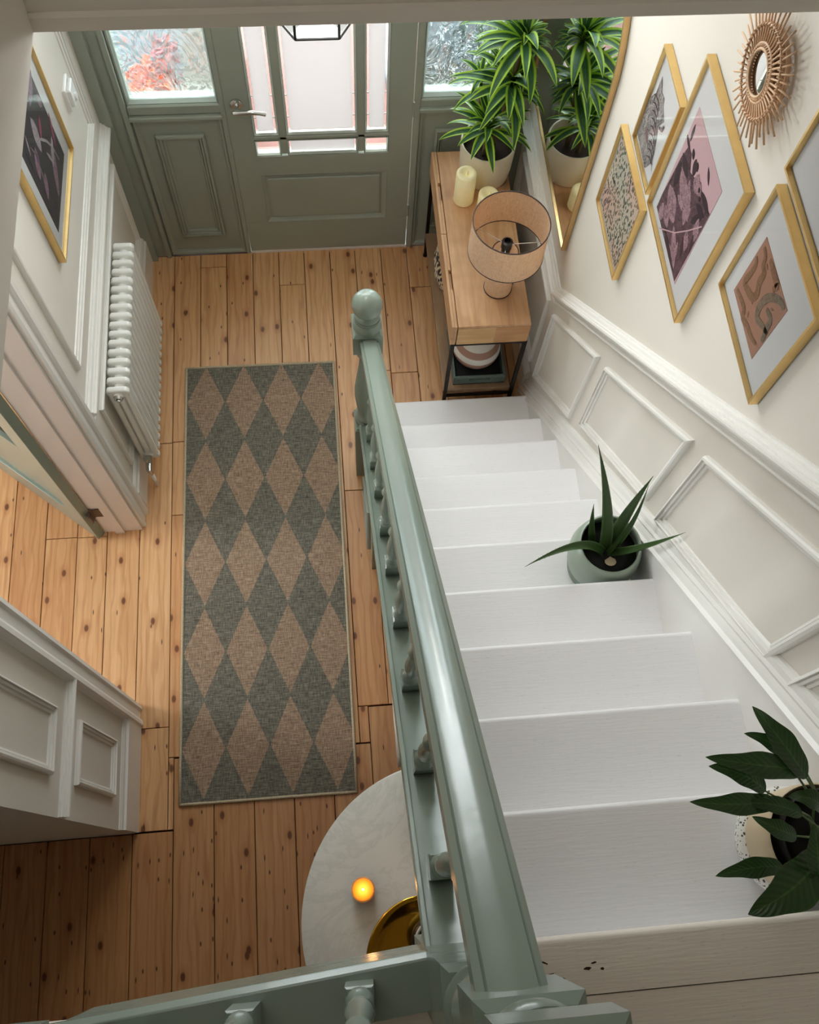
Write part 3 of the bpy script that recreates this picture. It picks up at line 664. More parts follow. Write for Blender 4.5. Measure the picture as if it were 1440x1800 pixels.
# door
do = build(MB().box(-.400, .408, YD - .002, YD + .042, .018, .235, bev=.002).box(-.400, -.300, YD - .002, YD + .042, .235, 2.06).box(.305, .408, YD - .002, YD + .042, .235, 2.06)
           .box(-.300, .305, YD - .002, YD + .042, .575, .685).box(-.300, .305, YD - .002, YD + .042, 1.95, 2.06), 'door_1', 'sage_d', kind='structure')
build(MB().box(-.300, .305, YD + .008, YD + .032, .235, .575).loop([(-.300, .235), (.305, .235), (.305, .575), (-.300, .575)], lambda x, z, d: (x, YD + .008 - d, z), [(0, .011), (.006, .012), (.014, .007), (.028, 0)])
      .box(-.262, .267, YD, YD + .01, .272, .538, bev=.008), 'door_panel', 'sage_d', do)
bars = MB()
BD = lambda x0, x1, z0, z1: bars.box(x0, x1, YD - .001, YD + .040, z0, z1, bev=.006)
bars.box(-.300, .305, YD - .0005, YD + .04, .778, .806, bev=.008)
bars.box(-.184, -.156, YD - .0005, YD + .04, .69, 1.95, bev=.008); bars.box(.166, .194, YD - .0005, YD + .04, .69, 1.95, bev=.008)
build(bars, 'glazing_bar', 'sage_d', do)
panes = [(-.300, -.184, .685, .778, 'clear'), (-.156, .166, .685, .778, 'clear'), (.194, .305, .685, .778, 'clear'),
         (-.300, -.184, .806, 1.95, 'frost'), (-.156, .166, .806, 1.95, 'frost'), (.194, .305, .806, 1.95, 'frost')]
BE = [(0, 0), (0, .012), (.004, .013), (.010, .004), (.010, 0)]
for x0, x1, z0, z1, g in panes:
    tall = z1 > 1
    build(MB().loop([(x0, z0), (x1, z0), (x1, z1), (x0, z1)], lambda x, z, d: (x, YD + .014 - d, z), BE), 'glazing_bead', 'sage_d', do)
    if tall:
        e = .022; c = 'clear'
        for a, b, q, r_ in ((x0, x0 + e, z0, z1), (x1 - e, x1, z0, z1), (x0 + e, x1 - e, z0, z0 + .018)):
            build(B(a, b, YD + .016, YD + .020, q, r_), 'clear_glass_border', 'clear', do)
        build(B(x0 + e, x1 - e, YD + .016, YD + .020, z0 + .018, z1), 'glass_pane', 'frost', do)
        for a in (x0 + .010, x1 - .013): build(B(a, a + .003, YD + .0125, YD + .0135, z0 + .004, z1), 'etched_line', 'line', do)
        for q in (.90, 1.02): build(MB().box(x0 + .002, x0 + e, YD + .0122, YD + .0134, q, q + .006).box(x1 - e, x1 - .002, YD + .0122, YD + .0134, q, q + .006), 'etched_line', 'line', do)
    elif x1 - x0 > .2:
        build(B(x0 + .016, x1 - .016, YD + .016, YD + .020, z0 + .014, z1 - .014), 'glass_pane', 'frost', do)
        build(MB().box(x0, x0 + .016, YD + .016, YD + .020, z0, z1).box(x1 - .016, x1, YD + .016, YD + .020, z0, z1).box(x0 + .016, x1 - .016, YD + .016, YD + .020, z0, z0 + .014).box(x0 + .016, x1 - .016, YD + .016, YD + .020, z1 - .014, z1), 'clear_glass_border', 'clear', do)
    else:
        build(B(x0, x1, YD + .016, YD + .020, z0, z1), 'glass_pane', 'clear', do)
# lever handle
hx, hz = -.352, 1.0
rose = MB(); rose.tube([(hx, YD - .002, hz), (hx, YD - .010, hz), (hx, YD - .012, hz)], [.026, .026, .022], 28)
hd = build(rose, 'handle_rose', 'chrome', do, auto=40)
mb = MB(); mb.tube([(hx, YD - .010, hz), (hx, YD - .058, hz)], .0095, 14)
mb.tube([(hx - .012, YD - .058, hz), (hx + .02, YD - .060, hz + .003), (hx + .06, YD - .060, hz + .004), (hx + .095, YD - .058, hz - .002), (hx + .122, YD - .054, hz - .014)], [.010, .010, .0095, .009, .009], 14)
build(mb, 'lever_handle', 'chrome', do, auto=50)
mb = MB()
for z in (.25, .9, 1.8): mb.tube([(.410, YD - .006, z), (.410, YD - .006, z + .08)], .005, 10)
build(mb, 'hinge', 'sage_d', do, auto=50)
build(B(-.42, .43, YD + .0, YD + .10, -.02, .012), 'threshold', 'jamb', do)

# open glazed door of the side room
d2 = bpy.data.objects.new('door_2', None); scn.collection.objects.link(d2); d2['kind'] = 'structure'
d2.location = (-1.098, 1.578, 0)
a2 = math.atan2(2.010 - 1.586, -1.605 + 1.088)   # direction of the leaf
ca, sa = math.cos(a2), math.sin(a2)
def dl2(u, t_, z): return (-1.098 + ca * u + sa * t_ * -1 * -1 * 1.0, 1.578 + sa * u - ca * t_, z)
def dbox(mb, u0, u1, t0, t1, z0, z1):
    p = [dl2(u, t_, z) for z in (z0, z1) for u, t_ in ((u0, t0), (u1, t0), (u1, t1), (u0, t1))]
    mb.add(p, [(0, 1, 2, 3), (7, 6, 5, 4), (0, 4, 5, 1), (1, 5, 6, 2), (2, 6, 7, 3), (3, 7, 4, 0)]); return mb
T0, T1 = -.040, 0.0
dbox_all = MB()
for u0, u1, z0, z1 in ((0, .11, .012, 2.03), (.65, .76, .012, 2.03), (.11, .65, .012, .23), (.11, .65, .72, .84), (.11, .65, 1.93, 2.03)): dbox(dbox_all, u0, u1, T0, T1, z0, z1)
build(dbox_all, 'door_leaf', 'sage', d2, bevel=.002)
build(dbox(MB(), .11, .65, -.028, -.012, .23, .72), 'door_panel', 'sage', d2)
build(MB().loop([(.11, .23), (.65, .23), (.65, .72), (.11, .72)], lambda u, z, d: dl2(u, -.012 + d, z), OG), 'panel_moulding', 'sage', d2)
build(dbox(MB(), .11, .65, -.023, -.017, .84, 1.93), 'glass_pane', 'rain', d2)
for z in (1.10, 1.38, 1.66): build(dbox(MB(), .11, .65, -.034, -.006, z, z + .022), 'glazing_bar', 'sage', d2)
build(dbox(MB(), .37, .39, -.034, -.006, .84, 1.93), 'glazing_bar', 'sage', d2)
mb = MB(); mb.box(-1.100, -1.094, 1.548, 1.588, .20, .28).box(-1.094, -1.05, 1.580, 1.5845, .20, .28).tube([(-1.096, 1.580, .195), (-1.096, 1.580, .285)], .006, 10)
build(mb, 'hinge', 'rust', d2)

# ================================================================== OUTSIDE
og = build(B(-3, 3, 3.22, 8, -.3, -.12), 'ground_outside', 'paving', kind='structure')
build(B(-.45, .40, 3.22, 7, -.12, -.10), 'garden_path', 'terracotta', og)
build(B(.42, 1.3, 4.25, 4.45, -.12, .45), 'trim_11', 'wallout', kind='structure')
build(B(-.62, -.42, 3.3, 4.6, -.12, .80), 'trim_12', 'wallout', kind='structure')
def shrub(name, label, cat, c, r, n, m, leaf=.06):
    t_ = thing(name, label, cat, (c[0], c[1], -.12))
    build(MB().tube([(c[0], c[1], -.12), (c[0], c[1], c[2])], .012, 8), 'stem', 'stem', t_)
    mb = MB()
    for i in range(n):
        d = Vector((random.gauss(0, 1), random.gauss(0, 1), random.gauss(0, 1))).normalized() * r * random.uniform(.3, 1)
        p = Vector(c) + d; a = Vector((random.gauss(0, 1), random.gauss(0, 1), random.gauss(0, 1))).normalized() * leaf; b = a.orthogonal().normalized() * leaf * .4
        mb.add([p, p + a * .5 + b, p + a, p + a * .5 - b], [(0, 1, 2, 3)])
    o = build(mb, 'foliage', m, t_, kind='stuff'); return t_
t_ = shrub('flowering_plant', 'orange and pink flowers blurred behind the left rippled window', 'flowers', (-.82, 3.82, .46), .105, 380, 'orange')
mb = MB()
for i in range(90):
    d = Vector((random.gauss(0, 1), random.gauss(0, 1), random.gauss(0, 1))).normalized() * .06 * random.uniform(.3, 1); p = Vector((-.76, 3.92, .56)) + d
    a = Vector((random.gauss(0, 1), random.gauss(0, 1), random.gauss(0, 1))).normalized() * .05; b = a.orthogonal().normalized() * .02
    mb.add([p, p + a * .5 + b, p + a, p + a * .5 - b], [(0, 1, 2, 3)])
build(mb, 'pink_blooms', 'pinkf', t_, kind='stuff')
build(MB().lathe([(.09, -.12), (.12, .2), (.125, .26), (.11, .26)], -.83, 3.84, 24), 'plant_pot', 'terracotta', t_)
shrub('garden_shrub', 'dark blue-green shrub seen through the right rippled window', 'shrub', (.72, 3.95, .58), .13, 320, 'leafblue', .06)
shrub('garden_bush', 'green garden bush behind the glass at far right', 'shrub', (1.0, 4.15, .72), .20, 500, 'leafout', .09)
wp = MB(); wp.lathe([(.02, -.12), (.13, -.06), (.17, .06), (.15, .18), (.08, .26), (.01, .28)], .80, 3.62, 28)
wp_o = build(wp, 'white_garden_stone', 'mount', smooth=True, label='round white garden stone outside the right window', cat='stone')

# ================================================================== RUG
rg = thing('runner_rug', 'long runner rug with brown and dark green diamonds', 'rug', (-.75, .356, 0))
rg.rotation_euler = (0, 0, -.0073)
def rb(mb, name, m, **k):
    o = build(mb, name, m, **k); o.parent = rg; return o
nx_, ny_ = 24, 60; vs = []; fs = []
for j in range(ny_ + 1):
    for i in range(nx_ + 1):
        x = .729 * i / nx_; y = 2.07 * j / ny_
        vs.append((x, y, .0075 + .0012 * math.sin(y * 5 + 1) * math.sin(x * 9) + (.003 * math.exp(-((y - .16) / .04) ** 2))))
for j in range(ny_):
    for i in range(nx_): a = j * (nx_ + 1) + i; fs.append((a, a + 1, a + nx_ + 2, a + nx_ + 1))
mb = MB(); mb.add(vs, fs); mb.box(.004, .725, .004, 2.066, .001, .005); rb(mb, 'rug_pile', 'rug')
for p in (((0, 0), (.729, 0)), ((.729, 0), (.727, 2.07)), ((.727, 2.07), (0, 2.07)), ((0, 2.07), (0, 0))):
    pts = [(p[0][0] + (p[1][0] - p[0][0]) * t_ / 12, p[0][1] + (p[1][1] - p[0][1]) * t_ / 12, .0068 + .001 * math.sin(t_ * 2.1)) for t_ in range(13)]
    rb(MB().tube(pts, .0062, 8), 'edge_binding', 'bind', smooth=True)

# ================================================================== RADIATOR
ra = thing('radiator', 'white column radiator on the left wall under the framed print', 'radiator', (-.875, 2.23, 0))
NS = 17; yA, yB = 1.895, 2.595; zt, zb = .755, .135
sec = None
for i in range(NS):
    y = yA + (yB - yA) * i / (NS - 1)
    if sec is None:
        mb = MB(); r = .0135
        for x in (-.903, -.872, -.841): mb.tube([(x, y, zb + .02), (x, y, zt - .02)], r, 10, cap=False)
        for z, s in ((zt, -1), (zb, 1)):
            pr = [(-.918, z + s * .034), (-.918, z + s * .014), (-.908, z), (-.836, z), (-.826, z + s * .014), (-.826, z + s * .034), (-.842, z + s * .05), (-.902, z + s * .05)]
            if s < 0: pr = pr[::-1]
            # rounded header
            mb.prism(pr, lambda u, v, d: (u, d, v), y - .0125, y + .0125)
        sec = build(mb, 'radiator_section', 'enamel', ra, auto=60, bevel=.006)
        sec_y = y
    else:
        o = sec.copy(); scn.collection.objects.link(o); o.parent = ra; o.location = (0, y - sec_y, 0)
mb = MB()
for z in (zt - .035, zb + .035): build(MB().tube([(-.872, yA - .022, z), (-.872, yB + .022, z)], .020, 16), 'connecting_tube', 'enamel', ra, auto=60)
build(MB().tube([(-.872, yA - .020, zt - .035), (-.872, yA - .034, zt - .035)], [.020, .016], 12).tube([(-.872, yA - .034, zt - .035), (-.872, yA - .040, zt - .035)], .009, 6), 'bleed_plug', 'chrome', ra, auto=40)
for z, y in ((.60, 2.02), (.60, 2.48)): build(B(-.934, -.905, y - .012, y + .012, z, z + .10), 'wall_bracket', 'enamel', ra)
mb = MB(); mb.tube([(-.872, yA - .018, .17), (-.872, yA - .05, .17), (-.870, yA - .085, .168), (-.867, yA - .087, .125)], [.013, .015, .014, .010], 14).tube([(-.873, yA - .05, .17), (-.873, yA - .05, .205)], [.014, .012], 14).tube([(-.873, yA - .05, .205), (-.873, yA - .05, .215)], [.017, .015], 14)
build(mb, 'radiator_valve', 'chrome', ra, auto=50)
build(MB().tube([(-.866, 1.808, .13), (-.866, 1.808, .0)], .0085, 12), 'pipe_tail', 'enamel', ra, smooth=True)
build(MB().tube([(-.862, 2.64, .17), (-.862, 2.64, .0)], .0085, 12), 'pipe_tail', 'enamel', ra, smooth=True)

# thermostat
th = thing('thermostat', 'small white thermostat on the left wall near the front door', 'thermostat', (XL, 2.81, 1.36))
build(MB().box(XL, XL + .012, 2.765, 2.855, 1.315, 1.415, bev=.003), 'backplate', 'plastic', th)
build(MB().box(XL + .012, XL + .028, 2.775, 2.845, 1.325, 1.405, bev=.005), 'cover', 'plastic', th)
build(MB().tube([(XL + .027, 2.81, 1.35), (XL + .036, 2.81, 1.35)], .014, 18), 'dial', 'plastic', th, auto=40)

# ================================================================== FRAMED PICTURES
def frame(label, y0, y1, z0, z1, wall='R', face=.022, art=None, mount=.0, fw=.006, group=None, extra=None, papermat='p_white', tilt=0):
    f = fR if wall == 'R' else fL
    c = f((y0 + y1) / 2, z0, 0)
    t_ = thing('framed_picture', label, 'picture', c, group)
    build(MB().loop([(y0, z0), (y1, z0), (y1, z1), (y0, z1)], f, [(0, .001), (0, face), (fw, face), (fw, .004)]), 'picture_frame', 'gold', t_, auto=30)
    build(MB().prism([(y0 + fw, z0 + fw), (y1 - fw, z0 + fw), (y1 - fw, z1 - fw), (y0 + fw, z1 - fw)], f, .003, .010), 'mount_board', 'mount' if mount else papermat, t_)
    if art:
        a0, a1, b0, b1, mname = art
        pr_ = build(MB().prism([(a0, b0), (a1, b0), (a1, b1), (a0, b1)], f, .0101, .0112), 'print', mname, t_)
    if extra: extra(t_, f)
    mb = MB(); q = [f(y0 + fw, z0 + fw, .017), f(y1 - fw, z0 + fw, .017), f(y1 - fw, z1 - fw, .017), f(y0 + fw, z1 - fw, .017)]
    mb.add(q if wall == 'L' else q[::-1], [(0, 1, 2, 3)]); build(mb, 'glazing', 'glaze', t_)
    return t_
def ink(t_, f, poly, m, name='printed_shape', d=.0119):
    return build(MB().prism(poly, f, .0112, d), name, m, t_)
def leafpoly(cx, cy, L, W, a, bend=0, n=9):
    P = []
    for s in (1, -1):
        rng = range(n + 1) if s == 1 else range(n - 1, 0, -1)
        for i in rng:
            t_ = i / n; w_ = W * math.sin(PI * min(1, t_ * .98 + .01)) ** .8 * .5 * s; x = L * t_; y = bend * math.sin(PI * t_ / 2) * t_
            P.append((cx + (x * math.cos(a) - (y + w_) * math.sin(a)), cy + (x * math.sin(a) + (y + w_) * math.cos(a))))
    return P
def tube_poly(pts, ws):
    P = [Vector(p) for p in pts]; L_, R_ = [], []
    for i, p in enumerate(P):
        d = (P[min(i + 1, len(P) - 1)] - P[max(i - 1, 0)]).normalized(); n_ = Vector((-d.y, d.x)); w_ = ws if isinstance(ws, float) else ws[i]
        L_.append(tuple(p + n_ * w_)); R_.append(tuple(p - n_ * w_))
    return L_, R_
def ribbon(t_, f, pts, ws, m, name='printed_shape', d=.0122):
    L_, R_ = tube_poly(pts, ws); n_ = len(L_)
    mb = MB(); mb.add([f(u, v, d) for u, v in L_] + [f(u, v, d) for u, v in R_], [(i, i + 1, n_ + i + 1, n_ + i) for i in range(n_ - 1)])
    return build(mb, name, m, t_)
frame('gold framed print of green and pink flecks, lowest on the right wall', 1.735, 2.062, 1.552, 1.885, art=(1.750, 2.047, 1.568, 1.868, 'p_spots'), papermat='p_white')
def tiger(t_, f):
    # striped big cat seen walking down the sheet
    body = [(1.925, 2.188), (1.927, 2.153), (1.926, 2.133), (1.961, 2.079), (1.971, 2.045), (1.955, 2.008), (1.964, 1.979), (1.957, 1.96), (1.923, 1.959), (1.886, 1.957), (1.829, 1.955), (1.807, 1.994), (1.805, 2.032), (1.826, 2.07), (1.844, 2.094), (1.822, 2.135), (1.858, 2.151), (1.867, 2.169), (1.896, 2.164), (1.91, 2.178)]
    ink(t_, f, body, 'p_cat', 'printed_tiger')
    for k in range(9):
        a = Vector((1.935 - k * .012, 2.12 - k * .016)); ribbon(t_, f, [a, a + Vector((-.018, .012)), a + Vector((-.045, .014)), a + Vector((-.062, .004))], [.001, .0028, .0022, .0008], 'p_ink', 'printed_stripe', .0128)
    ribbon(t_, f, [(1.957, 1.985), (1.935, 1.975), (1.90, 1.967)], [.004, .007, .005], 'p_cat', 'printed_paw')
    ribbon(t_, f, [(1.835, 2.10), (1.815, 2.112), (1.81, 2.13)], [.004, .006, .004], 'p_cat', 'printed_paw')
    ink(t_, f, leafpoly(1.865, 2.01, .05, .018, .35), 'p_tan', 'printed_face', .0126)
frame('gold framed ink drawing of a striped big cat on white paper', 1.742, 1.960, 1.943, 2.262, extra=tiger)
def jungle(t_, f):
    y0, y1, z0, z1 = 1.414, 1.672, 1.975, 2.331
    cl = lambda P: [(min(max(u, y0 + .001), y1 - .001), min(max(v, z0 + .001), z1)) for u, v in P]
    ink(t_, f, cl([(1.681, 1.97), (1.673, 2.028), (1.662, 2.11), (1.656, 2.182), (1.642, 2.234), (1.613, 2.239), (1.582, 2.209), (1.549, 2.224), (1.505, 2.242), (1.462, 2.238), (1.414, 2.252), (1.413, 2.209), (1.418, 2.109), (1.42, 1.979), (1.595, 1.973)]), 'p_jungle', 'printed_background', .0116)  # dark background area of the print
    mbd, mbl = MB(), MB(); rnd = random.Random(3)
    LV = [[(1.491, 2.13), (1.604, 2.163), 60, 1], [(1.55, 2.053), (1.63, 2.077), 70, 1], [(1.505, 2.102), (1.536, 2.169), 50, 1], [(1.518, 2.205), (1.536, 2.239), 50, 1], [(1.629, 2.102), (1.643, 2.174), 60, 0], [(1.583, 2.186), (1.648, 2.201), 50, 0], [(1.563, 2.215), (1.573, 2.255), 45, 0], [(1.644, 2.247), (1.657, 2.289), 22, 0], [(1.593, 2.239), (1.611, 2.256), 30, 0], [(1.477, 2.279), (1.508, 2.303), 20, 0], [(1.431, 2.22), (1.484, 2.196), 40, 0], [(1.419, 2.245), (1.486, 2.242), 36, 0], [(1.641, 2.029), (1.63, 1.981), 40, 1], [(1.478, 2.146), (1.44, 2.215), 40, 0], [(1.45, 1.991), (1.523, 2.037), 40, 1], [(1.443, 2.077), (1.463, 2.113), 34, 1], [(1.583, 1.993), (1.463, 1.987), 34, 0], [(1.446, 2.041), (1.476, 2.084), 30, 0], [(1.424, 2.137), (1.443, 2.183), 34, 1], [(1.418, 2.097), (1.437, 2.145), 26, 0], [(1.569, 2.012), (1.616, 2.028), 40, 1], [(1.484, 2.229), (1.527, 2.233), 36, 1], [(1.626, 2.235), (1.671, 2.239), 20, 0], [(1.552, 2.242), (1.567, 2.257), 26, 0]]
    for i, (a, b, w_, k) in enumerate(LV):
        d = Vector(b) - Vector(a); P = cl(leafpoly(a[0], a[1], d.length * (1.3 if k else 1.1), w_ * (.0009 if k else .0006), math.atan2(d.y, d.x), rnd.uniform(-.006, .006)))
        (mbl if k else mbd).prism(P, f, .0116, .0119 + i * .00003)
        if k:
            for q in (-.35, .35): 
                P = cl(leafpoly(a[0] + d.x * .2, a[1] + d.y * .2, d.length * .7, w_ * .00045, math.atan2(d.y, d.x) + q * 1.6)); mbl.prism(P, f, .0116, .0118 + i * .00003)
    build(mbl, 'printed_leaves', 'p_inklight', t_, kind='stuff'); build(mbd, 'printed_dark_leaves', 'p_ink', t_, kind='stuff')
    for c_ in ((1.505, 2.232), (1.487, 2.222)): ink(t_, f, [(c_[0] + .007 * math.cos(k), c_[1] + .007 * math.sin(k)) for k in range(6)], 'p_ink', 'printed_flower', .0131)
    ribbon(t_, f, [(1.606, 1.966), (1.523, 2.05), (1.467, 2.128), (1.419, 2.202)], .0018, 'p_pink', 'printed_pot_rim', .0132)
frame('large gold framed pink botanical print with dark engraved leaves', 1.312, 1.718, 1.943, 2.445, art=(1.414, 1.672, 1.975, 2.331, 'p_pink'), mount=1, extra=jungle, fw=.007)
def snakes(t_, f):
    for pts, w_, m in (([(0.995, 2.462), (1.024, 2.449), (1.051, 2.429), (1.072, 2.397), (1.076, 2.361), (1.062, 2.34), (1.037, 2.351), (1.004, 2.365)], .0105, 'p_snake2'), ([(1.171, 2.441), (1.151, 2.436), (1.14, 2.417), (1.124, 2.414), (1.122, 2.387), (1.107, 2.365), (1.114, 2.342), (1.141, 2.331), (1.164, 2.33), (1.162, 2.363), (1.163, 2.391), (1.175, 2.404)], .010, 'p_snake'), ([(1.174, 2.289), (1.149, 2.293), (1.117, 2.296), (1.103, 2.28), (1.073, 2.291), (1.043, 2.295), (1.016, 2.307)], .008, 'p_snake'), ([(1.132, 2.453), (1.092, 2.458), (1.067, 2.455), (1.071, 2.428)], .010, 'p_snake'), ([(1.003, 2.332), (1.016, 2.359), (1.024, 2.389), (1.053, 2.386)], .009, 'p_snake2')):
        P = [Vector(q) for q in pts]; Q = []
        for i in range(len(P) - 1):
            a, b, c, d = P[max(i - 1, 0)], P[i], P[i + 1], P[min(i + 2, len(P) - 1)]
            for k in range(5):
                t_k = k / 5; Q.append(tuple(.5 * ((2 * b) + (c - a) * t_k + (2 * a - 5 * b + 4 * c - d) * t_k ** 2 + (3 * b - a - 3 * c + d) * t_k ** 3)))
        Q.append(tuple(P[-1])); Q = [(min(max(u, 1.0 + w_), 1.183 - w_), min(max(v, 2.272 + w_), 2.459 - w_)) for u, v in Q]; n_ = len(Q); ribbon(t_, f, Q, [w_ * (.45 + .55 * math.sin(PI * (i + 1) / (n_ + 1))) for i in range(n_)], m)
    for q in ((1.10, 2.335, .4), (1.065, 2.33, 2.0), (1.09, 2.30, 1.1), (1.12, 2.43, .2), (1.045, 2.40, 2.4)): ink(t_, f, leafpoly(q[0], q[1], .016, .006, q[2]), 'p_snake', 'printed_sprig')
frame('gold framed print of coiled brown snakes with a wide white mount', .910, 1.232, 2.228, 2.562, art=(1.0, 1.183, 2.272, 2.459, 'p_brown'), mount=1, extra=snakes)
def hexa(t_, f):
    c = (1.05, 2.86); mb = MB(); mb.loop([(c[0] + .10 * math.cos(PI/3 * i + .5), c[1] + .10 * math.sin(PI/3 * i + .5)) for i in range(6)], f, [(0, .0112), (0, .0118), (.0025, .0118)])
    build(mb, 'printed_outline', 'p_line', t_)
frame('gold framed white print cut off by the right edge of the view', .74, 1.238, 2.600, 3.10, mount=1, extra=hexa)
def birds(t_, f):
    # pale feathers and bones on charcoal paper
    for i, (a, b, w_, m) in enumerate([[(2.323, 1.581), (2.348, 1.682), 60, 'p_pale'], [(2.362, 1.596), (2.419, 1.628), 26, 'p_rose'], [(2.213, 1.574), (2.273, 1.634), 56, 'p_mauve'], [(2.2, 1.493), (2.261, 1.534), 44, 'p_mauve'], [(2.297, 1.398), (2.411, 1.481), 54, 'p_mauve'], [(2.457, 1.459), (2.511, 1.537), 24, 'p_rose'], [(2.389, 1.711), (2.501, 1.733), 50, 'p_mauve'], [(2.489, 1.614), (2.477, 1.66), 40, 'p_mauve'], [(2.222, 1.67), (2.247, 1.721), 12, 'p_pale'], [(2.359, 1.471), (2.446, 1.503), 30, 'p_pale'], [(2.357, 1.545), (2.38, 1.475), 14, 'p_pale']]):
        d = Vector(b) - Vector(a); an = math.atan2(d.y, d.x)
        ink(t_, f, leafpoly(a[0], a[1], d.length * 1.2, w_ * .0009, an), m, 'printed_feather', .0121 + i * .00005)
        if m == 'p_mauve':
            for k in range(5):
                for q in (-.5, .5): ink(t_, f, leafpoly(a[0] + d.x * k / 6, a[1] + d.y * k / 6, .03, .006, an + q), m, 'printed_barb', .0119)
    ribbon(t_, f, [(2.44, 1.42), (2.43, 1.49), (2.40, 1.55), (2.36, 1.60), (2.33, 1.62)], [.002, .004, .005, .005, .002], 'p_pale')
    ribbon(t_, f, [(2.22, 1.52), (2.25, 1.57), (2.27, 1.62), (2.25, 1.68)], [.001, .003, .003, .001], 'p_pale')
frame('gold framed print of pale feathers on charcoal, alone on the left wall', 2.078, 2.588, 1.318, 2.02, wall='L', art=(2.165, 2.510, 1.372, 1.96, 'p_dark'), mount=1, extra=birds, face=.026)

# ================================================================== ARCHED MIRROR
am = thing('arched_mirror', 'tall arched mirror in a thin gold frame behind the potted plant', 'mirror', (.92, 2.645, 1.085))
def arch(y0, y1, z0, zsp, n_=28):
    c = (y0 + y1) / 2; r = (y1 - y0) / 2
    return [(y0, z0), (y1, z0)] + [(c + r * math.cos(a), zsp + r * math.sin(a)) for a in [PI * i / n_ for i in range(n_ + 1)]]
outl = arch(2.222, 3.10, 1.074, 1.85)
build(MB().loop(outl, fR, [(0, .002), (0, .022), (.008, .022), (.008, .014)]), 'mirror_frame', 'mgold', am, auto=30)
build(MB().prism(arch(2.230, 3.092, 1.082, 1.85), fR, .004, .0165), 'mirror_glass', 'mirror', am)

# ================================================================== SUNBURST MIRROR
sb = thing('sunburst_mirror', 'round rattan sunburst mirror high on the right wall', 'mirror', (.93, 1.425, 2.648))
cy_, cz_ = 1.462, 2.625
fS = lambda r, a, d: (XW - d, cy_ + r * math.cos(a), cz_ + r * math.sin(a))
def ringpts(r, d, n_=40, wob=0): return [fS(r + wob * math.sin(7 * 2 * PI * k / n_), 2 * PI * k / n_, d) for k in range(n_ + 1)]
build(MB().prism([(cy_ + .042 * math.cos(2 * PI * k / 32), cz_ + .042 * math.sin(2 * PI * k / 32)) for k in range(32)], fR, .018, .026), 'mirror_glass', 'mirror', sb)
build(MB().prism([(cy_ + .070 * math.cos(2 * PI * k / 32), cz_ + .070 * math.sin(2 * PI * k / 32)) for k in range(32)], fR, .003, .014), 'backing', 'rattan', sb)
for r, d, q in ((.045, .032, .0035), (.056, .030, .003), (.086, .012, .0050), (.090, .028, .0026)):
    build(MB().tube(ringpts(r, d), q, 6, cap=False), 'rattan_ring', 'rattan', sb, smooth=True)
ray0 = None; NR = 44
for i in range(NR):
    a = 2 * PI * i / NR
    L_ = .136 + (.008 if i % 2 else -.006) + random.uniform(-.006, .006)
    mb = MB(); mb.tube([fS(.046, a, .031), fS(.09, a, .026), fS(L_, a, .024 + random.uniform(-.003, .003))], .0023, 6)
    o = build(mb, 'rattan_ray', 'rattan', sb, smooth=True)
for rr, nn, d in ((.051, 44, .034), (.089, 44, .033)):
    mb = MB()
    for i in range(nn):
        a = 2 * PI * (i + .5) / nn; mb.tube([fS(rr - .008, a - .05, d - .010), fS(rr, a - .02, d), fS(rr + .009, a + .03, d - .010)], .0018, 5)
    build(mb, 'rattan_binding', 'rattan', sb, smooth=True, kind='stuff')

# ================================================================== CONSOLE TABLE
ct = thing('console_table', 'narrow mango wood console table with black metal legs', 'table', (.66, 2.58, 0))
X0, X1, Y0, Y1 = .496, .832, 2.111, 3.052
build(MB().box(X0 + .026, X1, Y0, Y1, .724, .740, bev=.002), 'table_top', 'mango', ct)
build(MB().box(X0 + .028, X0 + .19, Y0, Y0 + .016, .607, .7235), 'end_panel', 'mango_l', ct)
build(MB().box(X0 + .1905, X1, Y0, Y0 + .016, .607, .7235), 'end_panel', 'mango_x', ct)
build(MB().box(X0 + .028, X1, Y1 - .016, Y1, .607, .7235), 'end_panel', 'mango_x', ct)
build(MB().box(X1 - .016, X1, Y0 + .017, Y1 - .017, .607, .7235), 'back_panel', 'mango', ct)
build(MB().box(X0 + .03, X1 - .017, Y0 + .017, Y1 - .017, .607, .617), 'bottom_panel', 'mango', ct)
def drawer(a, b, n0, n1):
    # front board with a scooped finger notch in its top edge
    pts = [(a, .607), (b, .607), (b, .740), (n1, .740), (n1 - .006, .724), (n0 + .006, .724), (n0, .740), (a, .740)]
    mb = MB(); mb.prism(pts, lambda u, v, d: (d, u, v), X0 + .012, X0 + .0235)
    mb.prism([(a, .607), (b, .607), (b, .740), (a, .740)], lambda u, v, d: (d, u, v), X0, X0 + .012)
    o = build(mb, 'drawer_front', 'mango', ct, bevel=.0015); return o
drawer(Y0, 2.590, 2.30, 2.40); drawer(2.593, Y1, 2.775, 2.875)
lg = None
for x, y in ((X0 + .006, Y0 + .006), (X1 - .012, Y0 + .006), (X0 + .006, Y1 - .006), (X1 - .012, Y1 - .006)):
    mb = MB(); mb.box(x - .008 + .008, x + .008 + .008, y - .008, y + .008, .0, .606, bev=.001); mb.tube([(x + .008, y, 0), (x + .008, y, .012)], .012, 12)
    if lg is None: lg = build(mb, 'leg', 'black', ct); p0 = (x, y)
    else: o = lg.copy(); scn.collection.objects.link(o); o.parent = ct; o.location = (x - p0[0], y - p0[1], 0)
